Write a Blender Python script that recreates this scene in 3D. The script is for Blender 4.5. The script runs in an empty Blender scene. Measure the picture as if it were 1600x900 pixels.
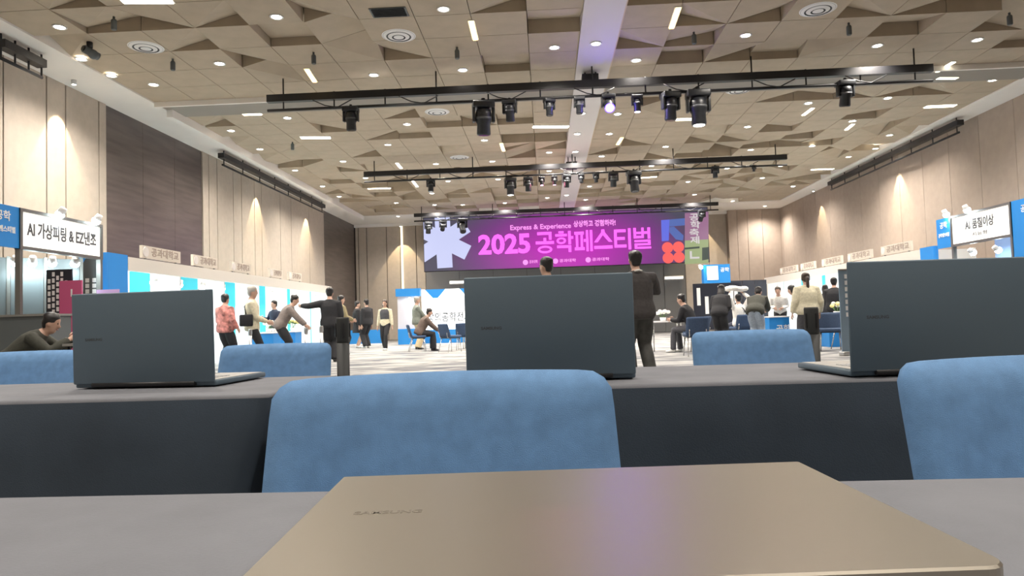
import bpy, bmesh, math, random
from mathutils import Vector, Matrix, Euler
random.seed(7)
C = bpy.context.scene.collection
sc = bpy.context.scene
PI = math.pi

# ------------------------------------------------------------------ camera
F = 1100.0                       # focal length in pixels of the 1600 px wide frame
CAM = Vector((0, 0, 0.88))
PSI, PHI, RHO = math.radians(2.68), math.radians(2.53), math.radians(1.78)
fw = Vector((-math.sin(PSI)*math.cos(PHI), math.cos(PSI)*math.cos(PHI), math.sin(PHI)))
r0 = Vector((math.cos(PSI), math.sin(PSI), 0)); u0 = r0.cross(fw)
RT = r0*math.cos(RHO) - u0*math.sin(RHO)
UP = r0*math.sin(RHO) + u0*math.cos(RHO)
cam_data = bpy.data.cameras.new('camera'); cam = bpy.data.objects.new('camera', cam_data); C.objects.link(cam)
cam_data.sensor_width = 36; cam_data.lens = 36*F/1600; cam_data.clip_start = 0.02; cam_data.clip_end = 200
cam.matrix_world = Matrix(((RT.x, UP.x, -fw.x, CAM.x), (RT.y, UP.y, -fw.y, CAM.y), (RT.z, UP.z, -fw.z, CAM.z), (0, 0, 0, 1)))
sc.camera = cam
sc.view_settings.view_transform = 'Standard'; sc.view_settings.look = 'None'
sc.view_settings.gamma = 1; sc.view_settings.use_curve_mapping = False
sc.view_settings.exposure = 0.26
w = bpy.data.worlds.new('world'); sc.world = w; w.use_nodes = True
w.node_tree.nodes['Background'].inputs[0].default_value = (0.8, 0.85, 1, 1)
w.node_tree.nodes['Background'].inputs[1].default_value = 0.0
P_DOWN, P_WASH, P_BOOTH = 215.0, 310.0, 105.0

def ray(px, py):
    return (fw*F + RT*(px-800) + UP*(450-py)).normalized()
def at(px, py, axis, v):          # where the sight line of a photo pixel meets the plane axis = v
    d = ray(px, py); return CAM + d*((v - CAM[axis])/d[axis])
def atx(px, py, v): return at(px, py, 0, v)
def aty(px, py, v): return at(px, py, 1, v)
def atz(px, py, v): return at(px, py, 2, v)

# ------------------------------------------------------------------ materials
MATS = {}
def mat(name, col, rough=0.6, metal=0.0, var=0.0, scale=20.0, bump=0.0, bscale=None, emit=None, estr=0.0, spec=None, stretch=None):
    if name in MATS: return MATS[name]
    m = bpy.data.materials.new(name); m.use_nodes = True; nt = m.node_tree; b = nt.nodes['Principled BSDF']
    b.inputs['Base Color'].default_value = (*col, 1); b.inputs['Roughness'].default_value = rough; b.inputs['Metallic'].default_value = metal
    if spec is not None: b.inputs['Specular IOR Level'].default_value = spec
    if emit: b.inputs['Emission Color'].default_value = (*emit, 1); b.inputs['Emission Strength'].default_value = estr
    if var or bump:
        tc = nt.nodes.new('ShaderNodeTexCoord'); mp = nt.nodes.new('ShaderNodeMapping')
        nt.links.new(tc.outputs['Object'], mp.inputs[0])
        if stretch: mp.inputs['Scale'].default_value = stretch
        n = nt.nodes.new('ShaderNodeTexNoise'); n.inputs['Scale'].default_value = scale; n.inputs['Detail'].default_value = 4
        nt.links.new(mp.outputs[0], n.inputs['Vector'])
        if var:
            cr = nt.nodes.new('ShaderNodeValToRGB'); e = cr.color_ramp.elements
            e[0].position, e[1].position = 0.3, 0.7
            e[0].color = (*[c*(1-var) for c in col], 1); e[1].color = (*[min(1, c*(1+var)) for c in col], 1)
            nt.links.new(n.outputs[0], cr.inputs[0]); nt.links.new(cr.outputs[0], b.inputs['Base Color'])
        if bump:
            n2 = nt.nodes.new('ShaderNodeTexNoise'); n2.inputs['Scale'].default_value = bscale or scale*4; n2.inputs['Detail'].default_value = 3
            nt.links.new(mp.outputs[0], n2.inputs['Vector'])
            bp = nt.nodes.new('ShaderNodeBump'); bp.inputs['Strength'].default_value = bump; bp.inputs['Distance'].default_value = 0.01
            nt.links.new(n2.outputs[0], bp.inputs['Height']); nt.links.new(bp.outputs[0], b.inputs['Normal'])
    MATS[name] = m; return m
def glow(name, col, s): return mat(name, (0.02, 0.02, 0.02), 0.5, emit=col, estr=s)

M_panel = mat('ceiling_panel_beige', (0.44, 0.37, 0.28), 0.75, var=0.06, scale=3)
M_plain = mat('ceiling_paint', (0.44, 0.39, 0.33), 0.8)
M_white = mat('white_plaster', (0.84, 0.81, 0.77), 0.7, var=0.02, scale=2)
M_band = mat('band_paint', (0.66, 0.63, 0.62), 0.6)
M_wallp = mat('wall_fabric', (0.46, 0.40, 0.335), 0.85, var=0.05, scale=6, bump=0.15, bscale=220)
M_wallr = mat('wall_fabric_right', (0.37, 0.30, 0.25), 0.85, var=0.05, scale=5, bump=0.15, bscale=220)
M_groove = mat('wall_groove', (0.06, 0.05, 0.045), 0.8)
M_brown = mat('brown_veneer', (0.105, 0.085, 0.078), 0.35, var=0.25, scale=2.5, stretch=(1, 0.3, 3))
M_black = mat('black_metal', (0.012, 0.012, 0.014), 0.45)
M_blackp = mat('black_plastic', (0.022, 0.022, 0.024), 0.4)
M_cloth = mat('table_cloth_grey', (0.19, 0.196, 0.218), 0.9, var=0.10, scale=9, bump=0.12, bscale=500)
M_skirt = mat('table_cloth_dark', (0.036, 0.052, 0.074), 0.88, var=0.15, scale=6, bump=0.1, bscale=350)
M_chair = mat('chair_blue_fabric', (0.135, 0.275, 0.50), 0.9, var=0.10, scale=40, bump=0.25, bscale=900)
M_chrome = mat('chrome', (0.6, 0.6, 0.6), 0.25, metal=1)
M_wood = mat('table_board', (0.35, 0.26, 0.18), 0.6)
M_lapd = mat('graphite_laptop', (0.105, 0.150, 0.190), 0.45, metal=0.15)
M_lapn = mat('laptop_lid_warm_reflection', (0.385, 0.35, 0.295), 0.36, metal=0.85)  # dark grey lid; warm reflection of the beige ceiling put into its colour
M_logo = mat('laptop_logo', (0.06, 0.07, 0.08), 0.5)
M_logon = mat('laptop_logo_light', (0.20, 0.175, 0.14), 0.5)
M_keys = mat('keyboard_keys', (0.45, 0.45, 0.46), 0.5)
M_lapb = mat('silver_deck', (0.55, 0.54, 0.52), 0.4, metal=0.4)
M_scr = mat('laptop_screen', (0.01, 0.01, 0.012), 0.15)
M_blue = mat('booth_blue', (0.02, 0.26, 0.72), 0.5)
M_bluec = mat('counter_blue', (0.015, 0.22, 0.60), 0.5)
M_bwhite = mat('booth_white', (0.80, 0.80, 0.80), 0.5)
M_bcream = mat('booth_fascia', (0.70, 0.66, 0.60), 0.6)
M_cyan = mat('booth_cyan', (0.05, 0.50, 0.62), 0.5)
M_bgrey = mat('booth_grey', (0.10, 0.115, 0.12), 0.5)
M_frame = mat('booth_alu', (0.20, 0.20, 0.19), 0.4, metal=0.5)
M_silver = mat('silver_steel', (0.5, 0.5, 0.5), 0.3, metal=0.9)
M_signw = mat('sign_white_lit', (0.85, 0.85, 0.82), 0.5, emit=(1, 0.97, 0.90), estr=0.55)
M_txt = mat('sign_text', (0.10, 0.10, 0.11), 0.6)
M_wtxt = mat('white_text', (0.85, 0.85, 0.85), 0.6)
M_pink = mat('poster_pink', (0.60, 0.10, 0.24), 0.5)
M_poster = mat('poster_dark', (0.012, 0.014, 0.025), 0.4)
M_posterw = mat('poster_white', (0.75, 0.75, 0.75), 0.5)
M_grey = mat('grey_laminate', (0.22, 0.215, 0.20), 0.5)
M_bulb = glow('downlight_bulb', (1, 0.93, 0.78), 30)
M_ledw = glow('led_bar_white', (1, 0.90, 0.68), 9)
M_ledy = glow('led_bar_yellow', (1, 0.66, 0.22), 7)
M_boothb = glow('booth_bulb', (0.80, 0.97, 1), 45)

# ------------------------------------------------------------------ mesh helpers
class MB:
    def __init__(s): s.v = []; s.f = []; s.sm = []
    def add(s, vs, fs, smooth=False):
        o = len(s.v); s.v += [tuple(x) for x in vs]; s.f += [tuple(i+o for i in f) for f in fs]; s.sm += [smooth]*len(fs); return s
    def box(s, c, d, rot=None):
        x, y, z = d[0]/2, d[1]/2, d[2]/2
        vs = [Vector((sx*x, sy*y, sz*z)) for sx in (-1, 1) for sy in (-1, 1) for sz in (-1, 1)]
        if rot is not None: vs = [rot @ p for p in vs]
        c = Vector(c)
        return s.add([p+c for p in vs], [(0, 1, 3, 2), (4, 6, 7, 5), (0, 4, 5, 1), (2, 3, 7, 6), (0, 2, 6, 4), (1, 5, 7, 3)])
    def bbox(s, lo, hi): return s.box([(a+b)/2 for a, b in zip(lo, hi)], [abs(b-a) for a, b in zip(lo, hi)])
    def rbox(s, c, d, r, seg=3, rot=None):          # rounded box
        bm = bmesh.new(); bmesh.ops.create_cube(bm, size=1)
        for v in bm.verts: v.co = Vector((v.co.x*d[0], v.co.y*d[1], v.co.z*d[2]))
        bmesh.ops.bevel(bm, geom=list(bm.edges), offset=r, segments=seg, profile=0.5, affect='EDGES')
        vs = [v.co.copy() for v in bm.verts]; bm.verts.index_update(); fs = [[v.index for v in f.verts] for f in bm.faces]; bm.free()
        if rot is not None: vs = [rot @ p for p in vs]
        c = Vector(c); return s.add([p+c for p in vs], fs, True)
    def tube(s, pts, rad, seg=8, caps=True, smooth=True, flat=(1, 1), ref=None):
        pts = [Vector(p) for p in pts]; n = len(pts)
        rad = rad if isinstance(rad, (list, tuple)) else [rad]*n
        vs = []; fs = []; prev = None
        for i, p in enumerate(pts):
            t = (pts[min(i+1, n-1)] - pts[max(i-1, 0)]).normalized()
            a = ref if ref is not None else (prev if prev is not None else (Vector((1, 0, 0)) if abs(t.x) < 0.9 else Vector((0, 1, 0))))
            u = (a - t*a.dot(t)).normalized(); v = t.cross(u); prev = u
            rr = rad[i]; ru, rv = rr if isinstance(rr, tuple) else (rr*flat[0], rr*flat[1])
            for k in range(seg):
                an = 2*PI*k/seg; vs.append(p + u*(ru*math.cos(an)) + v*(rv*math.sin(an)))
        for i in range(n-1):
            for k in range(seg):
                a = i*seg+k; b = i*seg+(k+1) % seg; fs.append((a, b, b+seg, a+seg))
        s.add(vs, fs, smooth)
        if caps:
            o = len(s.v)-len(vs)
            s.f += [tuple(o+k for k in reversed(range(seg))), tuple(o+(n-1)*seg+k for k in range(seg))]; s.sm += [False, False]
        return s
    def cyl(s, p0, p1, r, seg=12, r1=None): return s.tube([p0, p1], [r, r if r1 is None else r1], seg)
    def ball(s, c, r, seg=12, rings=8):
        c = Vector(c); r = r if isinstance(r, (tuple, list)) else (r, r, r); vs = [c+Vector((0, 0, -r[2]))]; fs = []
        for i in range(1, rings):
            th = PI*i/rings
            for k in range(seg):
                a = 2*PI*k/seg; vs.append(c+Vector((r[0]*math.sin(th)*math.cos(a), r[1]*math.sin(th)*math.sin(a), -r[2]*math.cos(th))))
        vs.append(c+Vector((0, 0, r[2]))); T = len(vs)-1
        for k in range(seg):
            fs.append((0, 1+(k+1) % seg, 1+k)); fs.append((T, 1+(rings-2)*seg+k, 1+(rings-2)*seg+(k+1) % seg))
            for i in range(rings-2):
                a = 1+i*seg+k; b = 1+i*seg+(k+1) % seg; fs.append((a, b, b+seg, a+seg))
        return s.add(vs, fs, True)
    def quad(s, a, b, c, d): return s.add([a, b, c, d], [(0, 1, 2, 3)])
    def mesh(s, name):
        me = bpy.data.meshes.new(name); me.from_pydata(s.v, [], s.f)
        me.polygons.foreach_set('use_smooth', s.sm); me.update(); return me

def obj(name, mb, m, parent=None, loc=None):
    me = mb.mesh(name) if isinstance(mb, MB) else mb
    if m is not None and not me.materials: me.materials.append(m)
    o = bpy.data.objects.new(name, me); C.objects.link(o)
    if parent is not None: o.parent = parent
    if loc is not None: o.location = loc
    return o
def tag(o, label=None, cat=None, group=None, kind=None):
    for k, v in (('label', label), ('category', cat), ('group', group), ('kind', kind)):
        if v: o[k] = v
    return o
def thing(name, label, cat, loc=(0, 0, 0), rz=0, group=None):
    o = bpy.data.objects.new(name, None); C.objects.link(o); o.empty_display_size = 0.1
    o.location = loc; o.rotation_euler = (0, 0, rz); return tag(o, label, cat, group)
def copy_tree(o, parent=None):
    c = o.copy(); C.objects.link(c)
    if parent is not None: c.parent = parent
    for ch in list(o.children): copy_tree(ch, c)
    return c
def lamp(name, kind, loc, parent, power, col, **kw):
    d = bpy.data.lights.new(name, kind); d.energy = power; d.color = col
    for k, v in kw.items(): setattr(d, k, v)
    o = bpy.data.objects.new(name, d); C.objects.link(o); o.location = loc
    if parent is not None: o.parent = parent
    return o
def aim(o, d): o.rotation_euler = Vector(d).to_track_quat('-Z', 'Y').to_euler()
def text(s, m, loc, size, parent, name='lettering', rot=(PI/2, 0, 0), bold=0.0, align='LEFT', sx=1.0, ext=0.003, width=None, space=1.0):
    cu = bpy.data.curves.new(name, 'FONT'); cu.body = s; cu.size = size; cu.extrude = ext; cu.offset = bold; cu.align_x = align; cu.align_y = 'CENTER'
    cu.space_character = space; cu.resolution_u = 3
    cu.materials.append(m); o = bpy.data.objects.new(name, cu); C.objects.link(o)
    o.location = loc; o.rotation_euler = rot; o.scale = (sx, 1, 1)
    bpy.context.view_layer.update()
    if width:
        wd = o.dimensions.x
        if wd > 0: o.scale = (sx*width/(wd/sx), 1, 1)
    me = bpy.data.meshes.new_from_object(o.evaluated_get(bpy.context.evaluated_depsgraph_get()))
    q = bpy.data.objects.new(name, me); C.objects.link(q); q.location = o.location; q.rotation_euler = o.rotation_euler; q.scale = o.scale
    bpy.data.objects.remove(o)
    if parent is not None: q.parent = parent
    return q

# ------------------------------------------------------------------ room
XL, XR, YB, YF = -9.6, 11.67, 35.4, -5.0
ZS = 5.92                      # underside of the white soffits
ZC = 5.95                      # lowest plane of the faceted ceiling
EL, ER = -8.55, 10.88          # inner edges of the soffits
B0, B1 = 0.78, 1.46            # long white band
Y0 = atz(800, 135, ZC).y; Y1 = Y0 + 1.05      # cross band
YE = 32.6                      # far end of the faceted ceiling

# floor
m = bpy.data.materials.new('streaked_carpet'); m.use_nodes = True; nt = m.node_tree; bs = nt.nodes['Principled BSDF']; bs.inputs['Roughness'].default_value = 0.9
tc = nt.nodes.new('ShaderNodeTexCoord'); mp = nt.nodes.new('ShaderNodeMapping'); mp.inputs['Scale'].default_value = (0.55, 1.5, 1)
n1 = nt.nodes.new('ShaderNodeTexNoise'); n1.inputs['Scale'].default_value = 1.6; n1.inputs['Detail'].default_value = 6; n1.inputs['Distortion'].default_value = 1.2
cr = nt.nodes.new('ShaderNodeValToRGB'); e = cr.color_ramp.elements
e[0].position = 0.36; e[0].color = (0.06, 0.066, 0.085, 1); e[1].position = 0.60; e[1].color = (0.33, 0.325, 0.305, 1)
x = cr.color_ramp.elements.new(0.47); x.color = (0.175, 0.175, 0.175, 1)
nt.links.new(tc.outputs['Object'], mp.inputs[0]); nt.links.new(mp.outputs[0], n1.inputs['Vector']); nt.links.new(n1.outputs[0], cr.inputs[0]); nt.links.new(cr.outputs[0], bs.inputs['Base Color'])
tag(obj('floor', MB().bbox((XL-.3, YF-.3, -0.2), (XR+.3, YB+.3, 0)), m), kind='structure')

# ceiling: slab + faceted panels
ceil = tag(obj('ceiling', MB().bbox((XL-.3, YF-.3, ZC+0.46), (XR+.3, YB+.3, ZC+0.7)), M_plain), kind='structure')
TH = 0.44
def tile_mesh(zs, fold, w, d, nm):
    g = 0.006; x, y = w/2-g, d/2-g
    P = [(-x, -y), (x, -y), (x, y), (-x, y)]
    vs = [(a, b, z) for (a, b), z in zip(P, zs)] + [(a, b, TH) for a, b in P]
    fs = [(0, 2, 1), (0, 3, 2)] if fold == 0 else [(0, 3, 1), (1, 3, 2)]
    for k in range(4): fs.append((k, (k+1) % 4, 4+(k+1) % 4, 4+k))
    fs.append((4, 5, 6, 7)); return MB().add(vs, fs)
H = 0.25
PAT = [((0, 0, 0, 0), 0), ((0, 0, H, H), 0), ((0, 0, H, 0), 1), ((0, 0, 0, H), 0), ((0, H, H, 0), 0), ((H, 0, 0, H), 0), ((0, H, 0, 0), 0), ((H, 0, 0, 0), 1), ((H*.6,)*4, 0), ((0, 0, H*.55, H), 0), ((0, 0, H, H*.4), 1)]
WTS = [58, 9, 15, 15, 4, 4, 5, 5, 5, 6, 6]
tw, td = 0.925, 0.95
cols = []
nL = round((B0-EL)/tw); wl = (B0-EL)/nL
for i in range(nL): cols.append((EL+wl*(i+.5), wl))
nR = round((ER-B1)/tw); wr = (ER-B1)/nR
for i in range(nR): cols.append((B1+wr*(i+.5), wr))
rows = []
nb = round((Y0-8.6)/td); db = (Y0-8.6)/nb
for j in range(nb): rows.append((8.6+db*(j+.5), db))
nf = round((YE-Y1)/td); df = (YE-Y1)/nf
for j in range(nf): rows.append((Y1+df*(j+.5), df))

# fixtures set in the ceiling, read from the photograph
DOWN = [(93,42),(432,26),(343,99),(240,132),(449,184),(361,204),(406,233),(461,266),(504,291),(693,14),(866,74),(584,117),(723,109),(994,94),
 (675,153),(636,194),(606,226),(757,219),(536,252),(681,256),(769,252),(858,238),(952,209),(940,244),(965,178),(1040,229),(1018,259),
 (858,267),(778,280),(700,283),(571,278),(921,291),(1165,55),(1371,71),(1527,62),(1551,125),(1383,115),(1387,153),(1263,161),(1168,198),
 (1332,189),(1390,211),(1269,228),(1173,234),(1326,245),(1220,259),(1136,263),(1191,278),(1239,291),(1075,284),(619,317),(530,307),(675,302),(679,320),
 (723,320),(789,317),(855,309),(915,312),(1085,304)]
BANDL = [(931,68),(909,177),(902,209),(899,237),(885,305)]
SOFL = [(127,92),(174,118),(1368,232)]
BACKL = [(622,338),(1145,314),(1195,322)]
LEDX = [((190,1),(268,1),'w'),((470,215),(516,215),'w'),((833,198),(888,198),'w'),((1047,187),(1090,186),'w'),((1446,167),(1492,165),'w'),
 ((575,295),(610,294),'w'),((1000,278),(1026,276),'w'),((1268,265),(1302,264),'w'),((380,179),(408,178),'w'),((1465,122),(1495,122),'w')]
LEDY = [((479,108),(492,128),'y'),((736,33),(743,62),'y'),((1060,12),(1049,44),'y'),((1490,97),(1464,112),'w'),((1270,169),(1255,180),'w'),((1333,194),(1322,203),'w'),
 ((783,224),(787,236),'y'),((972,215),(965,226),'y'),((620,255),(627,263),'w'),((645,283),(652,292),'w')]
DIFF = [(228,74,0),(623,56,0),(1278,15,0),(683,175,0),(718,246,0),(1155,141,0)]
flat = set()
def cell(p):
    for i, (cx, cw) in enumerate(cols):
        for j, (cy, cd) in enumerate(rows):
            if abs(p.x-cx) <= cw/2 and abs(p.y-cy) <= cd/2: return (i, j)
for q in DOWN + [d[:2] for d in DIFF]: flat.add(cell(atz(q[0], q[1], ZC)))
for a, b, _ in LEDX + LEDY:
    for t in (0.1, 0.5, 0.9): flat.add(cell(atz(a[0]+(b[0]-a[0])*t, a[1]+(b[1]-a[1])*t, ZC)))
for i in range(len(cols)): flat.add((i, nb-1))
cache = {}
cells = sorted(((cy, abs(cx), i, j) for i, (cx, _) in enumerate(cols) for j, (cy, _) in enumerate(rows)))
rest = MB(); n_ind = 0
for cy, _, i, j in cells:
    cx, cw = cols[i]; cd = rows[j][1]
    k = 0 if (i, j) in flat else random.choices(range(len(PAT)), WTS)[0]
    key = (k, round(cw, 3), round(cd, 3))
    if key not in cache:
        t = tile_mesh(PAT[k][0], PAT[k][1], cw, cd, 'ceiling_panel'); cache[key] = (t, t.mesh('ceiling_panel'))
    vis = cy > 9.2
    if vis and n_ind < 298:
        obj('ceiling_panel', cache[key][1], M_panel, ceil, (cx, cy, ZC)); n_ind += 1
    else:
        t = cache[key][0]; rest.add([(a+cx, b+cy, c+ZC) for a, b, c in t.v], t.f)
tag(obj('ceiling_panels', rest, M_panel, ceil), kind='stuff')
obj('plain_panel', MB().bbox((EL, YF, ZC), (ER, 8.6, ZC+.3)), M_plain, ceil)

tag(obj('trim_1', MB().bbox((XL-.2, YF, ZS), (EL, YB, ZC+.46)), M_white), kind='structure')      # soffit left
tag(obj('trim_2', MB().bbox((ER, YF, ZS), (XR+.2, YB, ZC+.46)), M_white), kind='structure')      # soffit right
tag(obj('trim_3', MB().bbox((EL, YE, ZS), (ER, YB+.2, ZC+.46)), M_white), kind='structure')     # soffit far
tag(obj('trim_4', MB().bbox((B0, 8.6, ZC-.05), (B1, YE, ZC+.3)), M_band), kind='structure')   # long band
cb = MB(); cb.bbox((EL, Y0, ZC-.02), (B0, Y1, ZC+.3)); cb.bbox((B1, Y0, ZC-.02), (ER, Y1, ZC+.3))
tag(obj('trim_5', cb, mat('cross_band_grey', (.29, .27, .24), .8)), kind='structure')
lip = MB(); lip.bbox((EL, Y0-.06, ZC-.11), (B0, Y0, ZC+.2)); lip.bbox((B1, Y0-.06, ZC-.11), (ER, Y0, ZC+.2))
tag(obj('trim_6', lip, M_white), kind='structure')
tag(obj('trim_7', MB().bbox((B1, 8.6, ZC-.02), (B1+.03, YE, ZC+.2)), mat('band_edge_lit_tint', (0.62, 0.50, 0.34), 0.5)), kind='structure')  # yellowish colour stands for the light along the band's right edge
tag(obj('trim_8', MB().bbox((EL, 15.6, ZS-.16), (EL+.14, YE, ZC+.2)).bbox((XL, YB-.18, ZS-.14), (XR, YB, ZS)), M_white), kind='structure')

# left wall
wl_ = tag(obj('wall_left', MB().bbox((XL-.3, YF, 0), (XL-.06, YB, ZS+.4)), M_groove), kind='structure')
ys = [YF] + [atx(px, 300, XL).y for px in (5, 73, 103, 155, 167)]
def wpanel(parent, y0, y1, mt, x0=XL-.06, x1=XL, g=0.035, name='wall_panel', z0=0.02, z1=ZS):
    return obj(name, MB().bbox((x0, y0+g/2, z0), (x1, y1-g/2, z1)), mt, parent)
yy = ys[1]
prevs = [yy - 1.45*k for k in range(11, 0, -1)]
edges = [y for y in prevs if y > YF] + ys[1:]
edges = [YF] + edges
for a, b in zip(edges[:-1], edges[1:]): wpanel(wl_, a, b, M_wallp)
d0, d1 = ys[-1], atx(317, 330, XL).y
mid = [d0 + (d1-d0)*k/3 for k in range(4)]
for a, b in zip(mid[:-1], mid[1:]): wpanel(wl_, a, b, M_brown, XL-.06, XL-.03, 0.008)
e2 = [d1] + [atx(px, 350, XL).y for px in (327, 340, 365, 378, 398, 409, 438, 455, 483, 506)]
for a, b in zip(e2[:-1], e2[1:]): wpanel(wl_, a, b, M_wallp)
e3 = [e2[-1], (e2[-1]+YB)/2, YB-.05]
for a, b in zip(e3[:-1], e3[1:]): wpanel(wl_, a, b, M_brown, XL-.06, XL-.03, 0.008)
# right wall
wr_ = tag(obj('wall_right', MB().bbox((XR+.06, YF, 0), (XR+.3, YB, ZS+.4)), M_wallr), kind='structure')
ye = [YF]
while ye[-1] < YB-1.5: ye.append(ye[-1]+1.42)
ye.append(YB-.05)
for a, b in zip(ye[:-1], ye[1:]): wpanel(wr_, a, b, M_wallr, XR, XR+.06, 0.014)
# back wall
wb_ = tag(obj('wall_back', MB().bbox((XL-.3, YB+.06, 0), (XR+.3, YB+.3, ZS+.4)), M_groove), kind='structure')
ex = [XL] + [aty(px, 380, YB).x for px in (560, 573, 604, 625, 650, 664)]
for a, b in zip(ex[:-1], ex[1:]): obj('wall_panel', MB().bbox((a+.017, YB, 0.02), (b-.017, YB+.06, ZS)), M_wallp, wb_)
ex2 = [ex[-1] + (aty(1036, 400, YB).x-ex[-1])*k/7 for k in range(8)]
for a, b in zip(ex2[:-1], ex2[1:]): obj('wall_panel', MB().bbox((a+.01, YB, 0.02), (b-.01, YB+.06, ZS)), mat('stage_wall_grey', (0.20, 0.20, 0.205), 0.35), wb_)
ex3 = [aty(1036, 400, YB).x] + [aty(px, 400, YB).x for px in (1070, 1108, 1137)]
for k, (a, b) in enumerate(zip(ex3[:-1], ex3[1:])): obj('wall_panel', MB().bbox((a+.01, YB, 0.02), (b-.01, YB+.06, ZS)), M_wallp if k else mat('stage_wall_grey', (0, 0, 0)), wb_)
ex4 = [ex3[-1]] + [aty(px, 380, YB).x for px in (1150, 1166, 1189)] + [XR]
for a, b in zip(ex4[:-1], ex4[1:]): obj('wall_panel', MB().bbox((a+.008, YB-.35, 0.02), (b-.008, YB+.06, ZS)), M_wallr, wb_)
tag(obj('wall_front', MB().bbox((XL-.3, YF-.3, 0), (XR+.3, YF, ZS+.4)), M_wallp), kind='structure')
o = tag(obj('trim_9', MB().bbox((aty(627, 400, YB).x, YB-.06, 2.2), (aty(630, 400, YB).x, YB, ZS-.1)), glow('wall_light_strip', (1, 0.85, 0.6), 1.6)), kind='structure')

# ------------------------------------------------------------------ lamps in the ceiling
def make_down():
    t = thing('recessed_downlight', 'small round recessed downlight shining in the faceted ceiling', 'downlight', group='round downlights in the ceiling')
    mb = MB(); n = 16
    for (ra, za), (rb, zb) in (((.085, -.012), (.11, -.012)), ((.11, -.012), (.112, .0)), ((.07, .01), (.085, -.012))):
        vs = [(ra*math.cos(2*PI*k/n), ra*math.sin(2*PI*k/n), za) for k in range(n)] + [(rb*math.cos(2*PI*k/n), rb*math.sin(2*PI*k/n), zb) for k in range(n)]
        mb.add(vs, [(k, (k+1) % n, n+(k+1) % n, n+k) for k in range(n)], True)
    obj('trim_ring', mb, M_bwhite, t)
    obj('bulb', MB().add([(.076*math.cos(2*PI*k/n), .076*math.sin(2*PI*k/n), -.004) for k in range(n)], [tuple(range(n))[::-1]]), M_bulb, t)
    return t
dn = make_down(); first = True
def put_down(p, label=None, group=None, power=None):
    global first
    o = dn if first else copy_tree(dn); first = False
    o.location = p
    if label: o['label'] = label; o['group'] = group
    l = lamp('lamp', 'SPOT', (0, 0, -.03), o, P_DOWN if power is None else power, (1, 0.925, 0.83), spot_size=math.radians(140), spot_blend=1.0, shadow_soft_size=0.07)
def ordinal(n): return ('first second third fourth fifth sixth seventh eighth ninth tenth eleventh twelfth thirteenth fourteenth fifteenth sixteenth seventeenth eighteenth nineteenth twentieth').split()[n]
def zone(p):
    return 'before cross band' if p.y < Y0 else 'behind cross band' if p.y < 21.6 else 'past second lighting bar' if p.y < 28 else 'near far soffit'
def ranked(items, pos):
    """(item, zone, side, ordinal) by photo order from the left inside each zone and side of the white band"""
    bins = {}
    for it in items: p = pos(it); bins.setdefault((zone(p), 'left' if p.x < B0 else 'right'), []).append((p.x/p.y, it))
    out = []
    for (z, sd), l in bins.items():
        for n_, (_, it) in enumerate(sorted(l, key=lambda q: q[0])): out.append((it, z, sd, ordinal(n_)))
    return out
for q, z, sd, n_ in ranked(DOWN, lambda q: atz(q[0], q[1], ZC)):
    put_down(atz(q[0], q[1], ZC-.002), '%s round downlight from left, %s half, %s' % (n_, sd, z), 'round downlights in the ceiling', P_DOWN*(1.9 if atz(q[0], q[1], ZC).y > 23.5 else 1))
for n_, q in enumerate(BANDL): put_down(atz(q[0], q[1], ZC-.055), '%s round downlight along the long white ceiling band, counting from the camera' % ordinal(n_), 'downlights in the white band')
for q, w_ in zip(SOFL, ('nearer of two in the left white soffit', 'farther of two in the left white soffit', 'alone in the right white soffit')): put_down(atz(q[0], q[1], ZS-.005), 'round downlight ' + w_, 'downlights in the soffits', 100)
for n_, q in enumerate(BACKL): put_down(atz(q[0], q[1], ZS-.005), '%s round downlight in the white far soffit, from the left' % ordinal(n_), 'downlights in the far soffit', 520)
# unseen downlights added to light the foreground tables
for yy in (-3, 0.6, 4.2, 7.4):
    for xx in (-6, -2.6, 2.6, 6.2): put_down(Vector((xx, yy, ZC-.002)), 'added round downlight above the tables, out of the picture', 'added round downlights above the tables')

def led(a, b, kind, wide, lab=None):
    p, q = atz(a[0], a[1], ZC-.012), atz(b[0], b[1], ZC-.012); c = (p+q)/2; d = q-p; L = d.length; rz = math.atan2(d.y, d.x)
    yel = kind == 'y'
    t = thing('linear_ceiling_light', 'thin yellow glowing light slot between two ceiling panels' if yel else 'slim white glowing light bar between ceiling panels', 'ceiling light', c, rz,
              'yellow ceiling slots' if yel else 'white ceiling light bars')
    wd = wide; t['label'] = lab
    obj('housing', MB().bbox((-L/2-.02, -wd/2-.02, 0.0), (L/2+.02, wd/2+.02, .012)), M_bwhite, t)
    obj('diffuser', MB().bbox((-L/2, -wd/2, -.012), (L/2, wd/2, 0)), M_ledy if yel else M_ledw, t)
for (a, b, k), z, sd, n_ in ranked(LEDX, lambda q: atz(q[0][0], q[0][1], ZC)): led(a, b, k, 0.17 if b[0]-a[0] > 38 else 0.12, '%s slim white light bar from left, %s half, %s' % (n_, sd, z))
for (a, b, k), z, sd, n_ in ranked(LEDY, lambda q: atz(q[0][0], q[0][1], ZC)): led(a, b, k, 0.08, '%s short %s lengthwise slot from left, %s half, %s' % (n_, 'yellow' if k == 'y' else 'white', sd, z))

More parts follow.
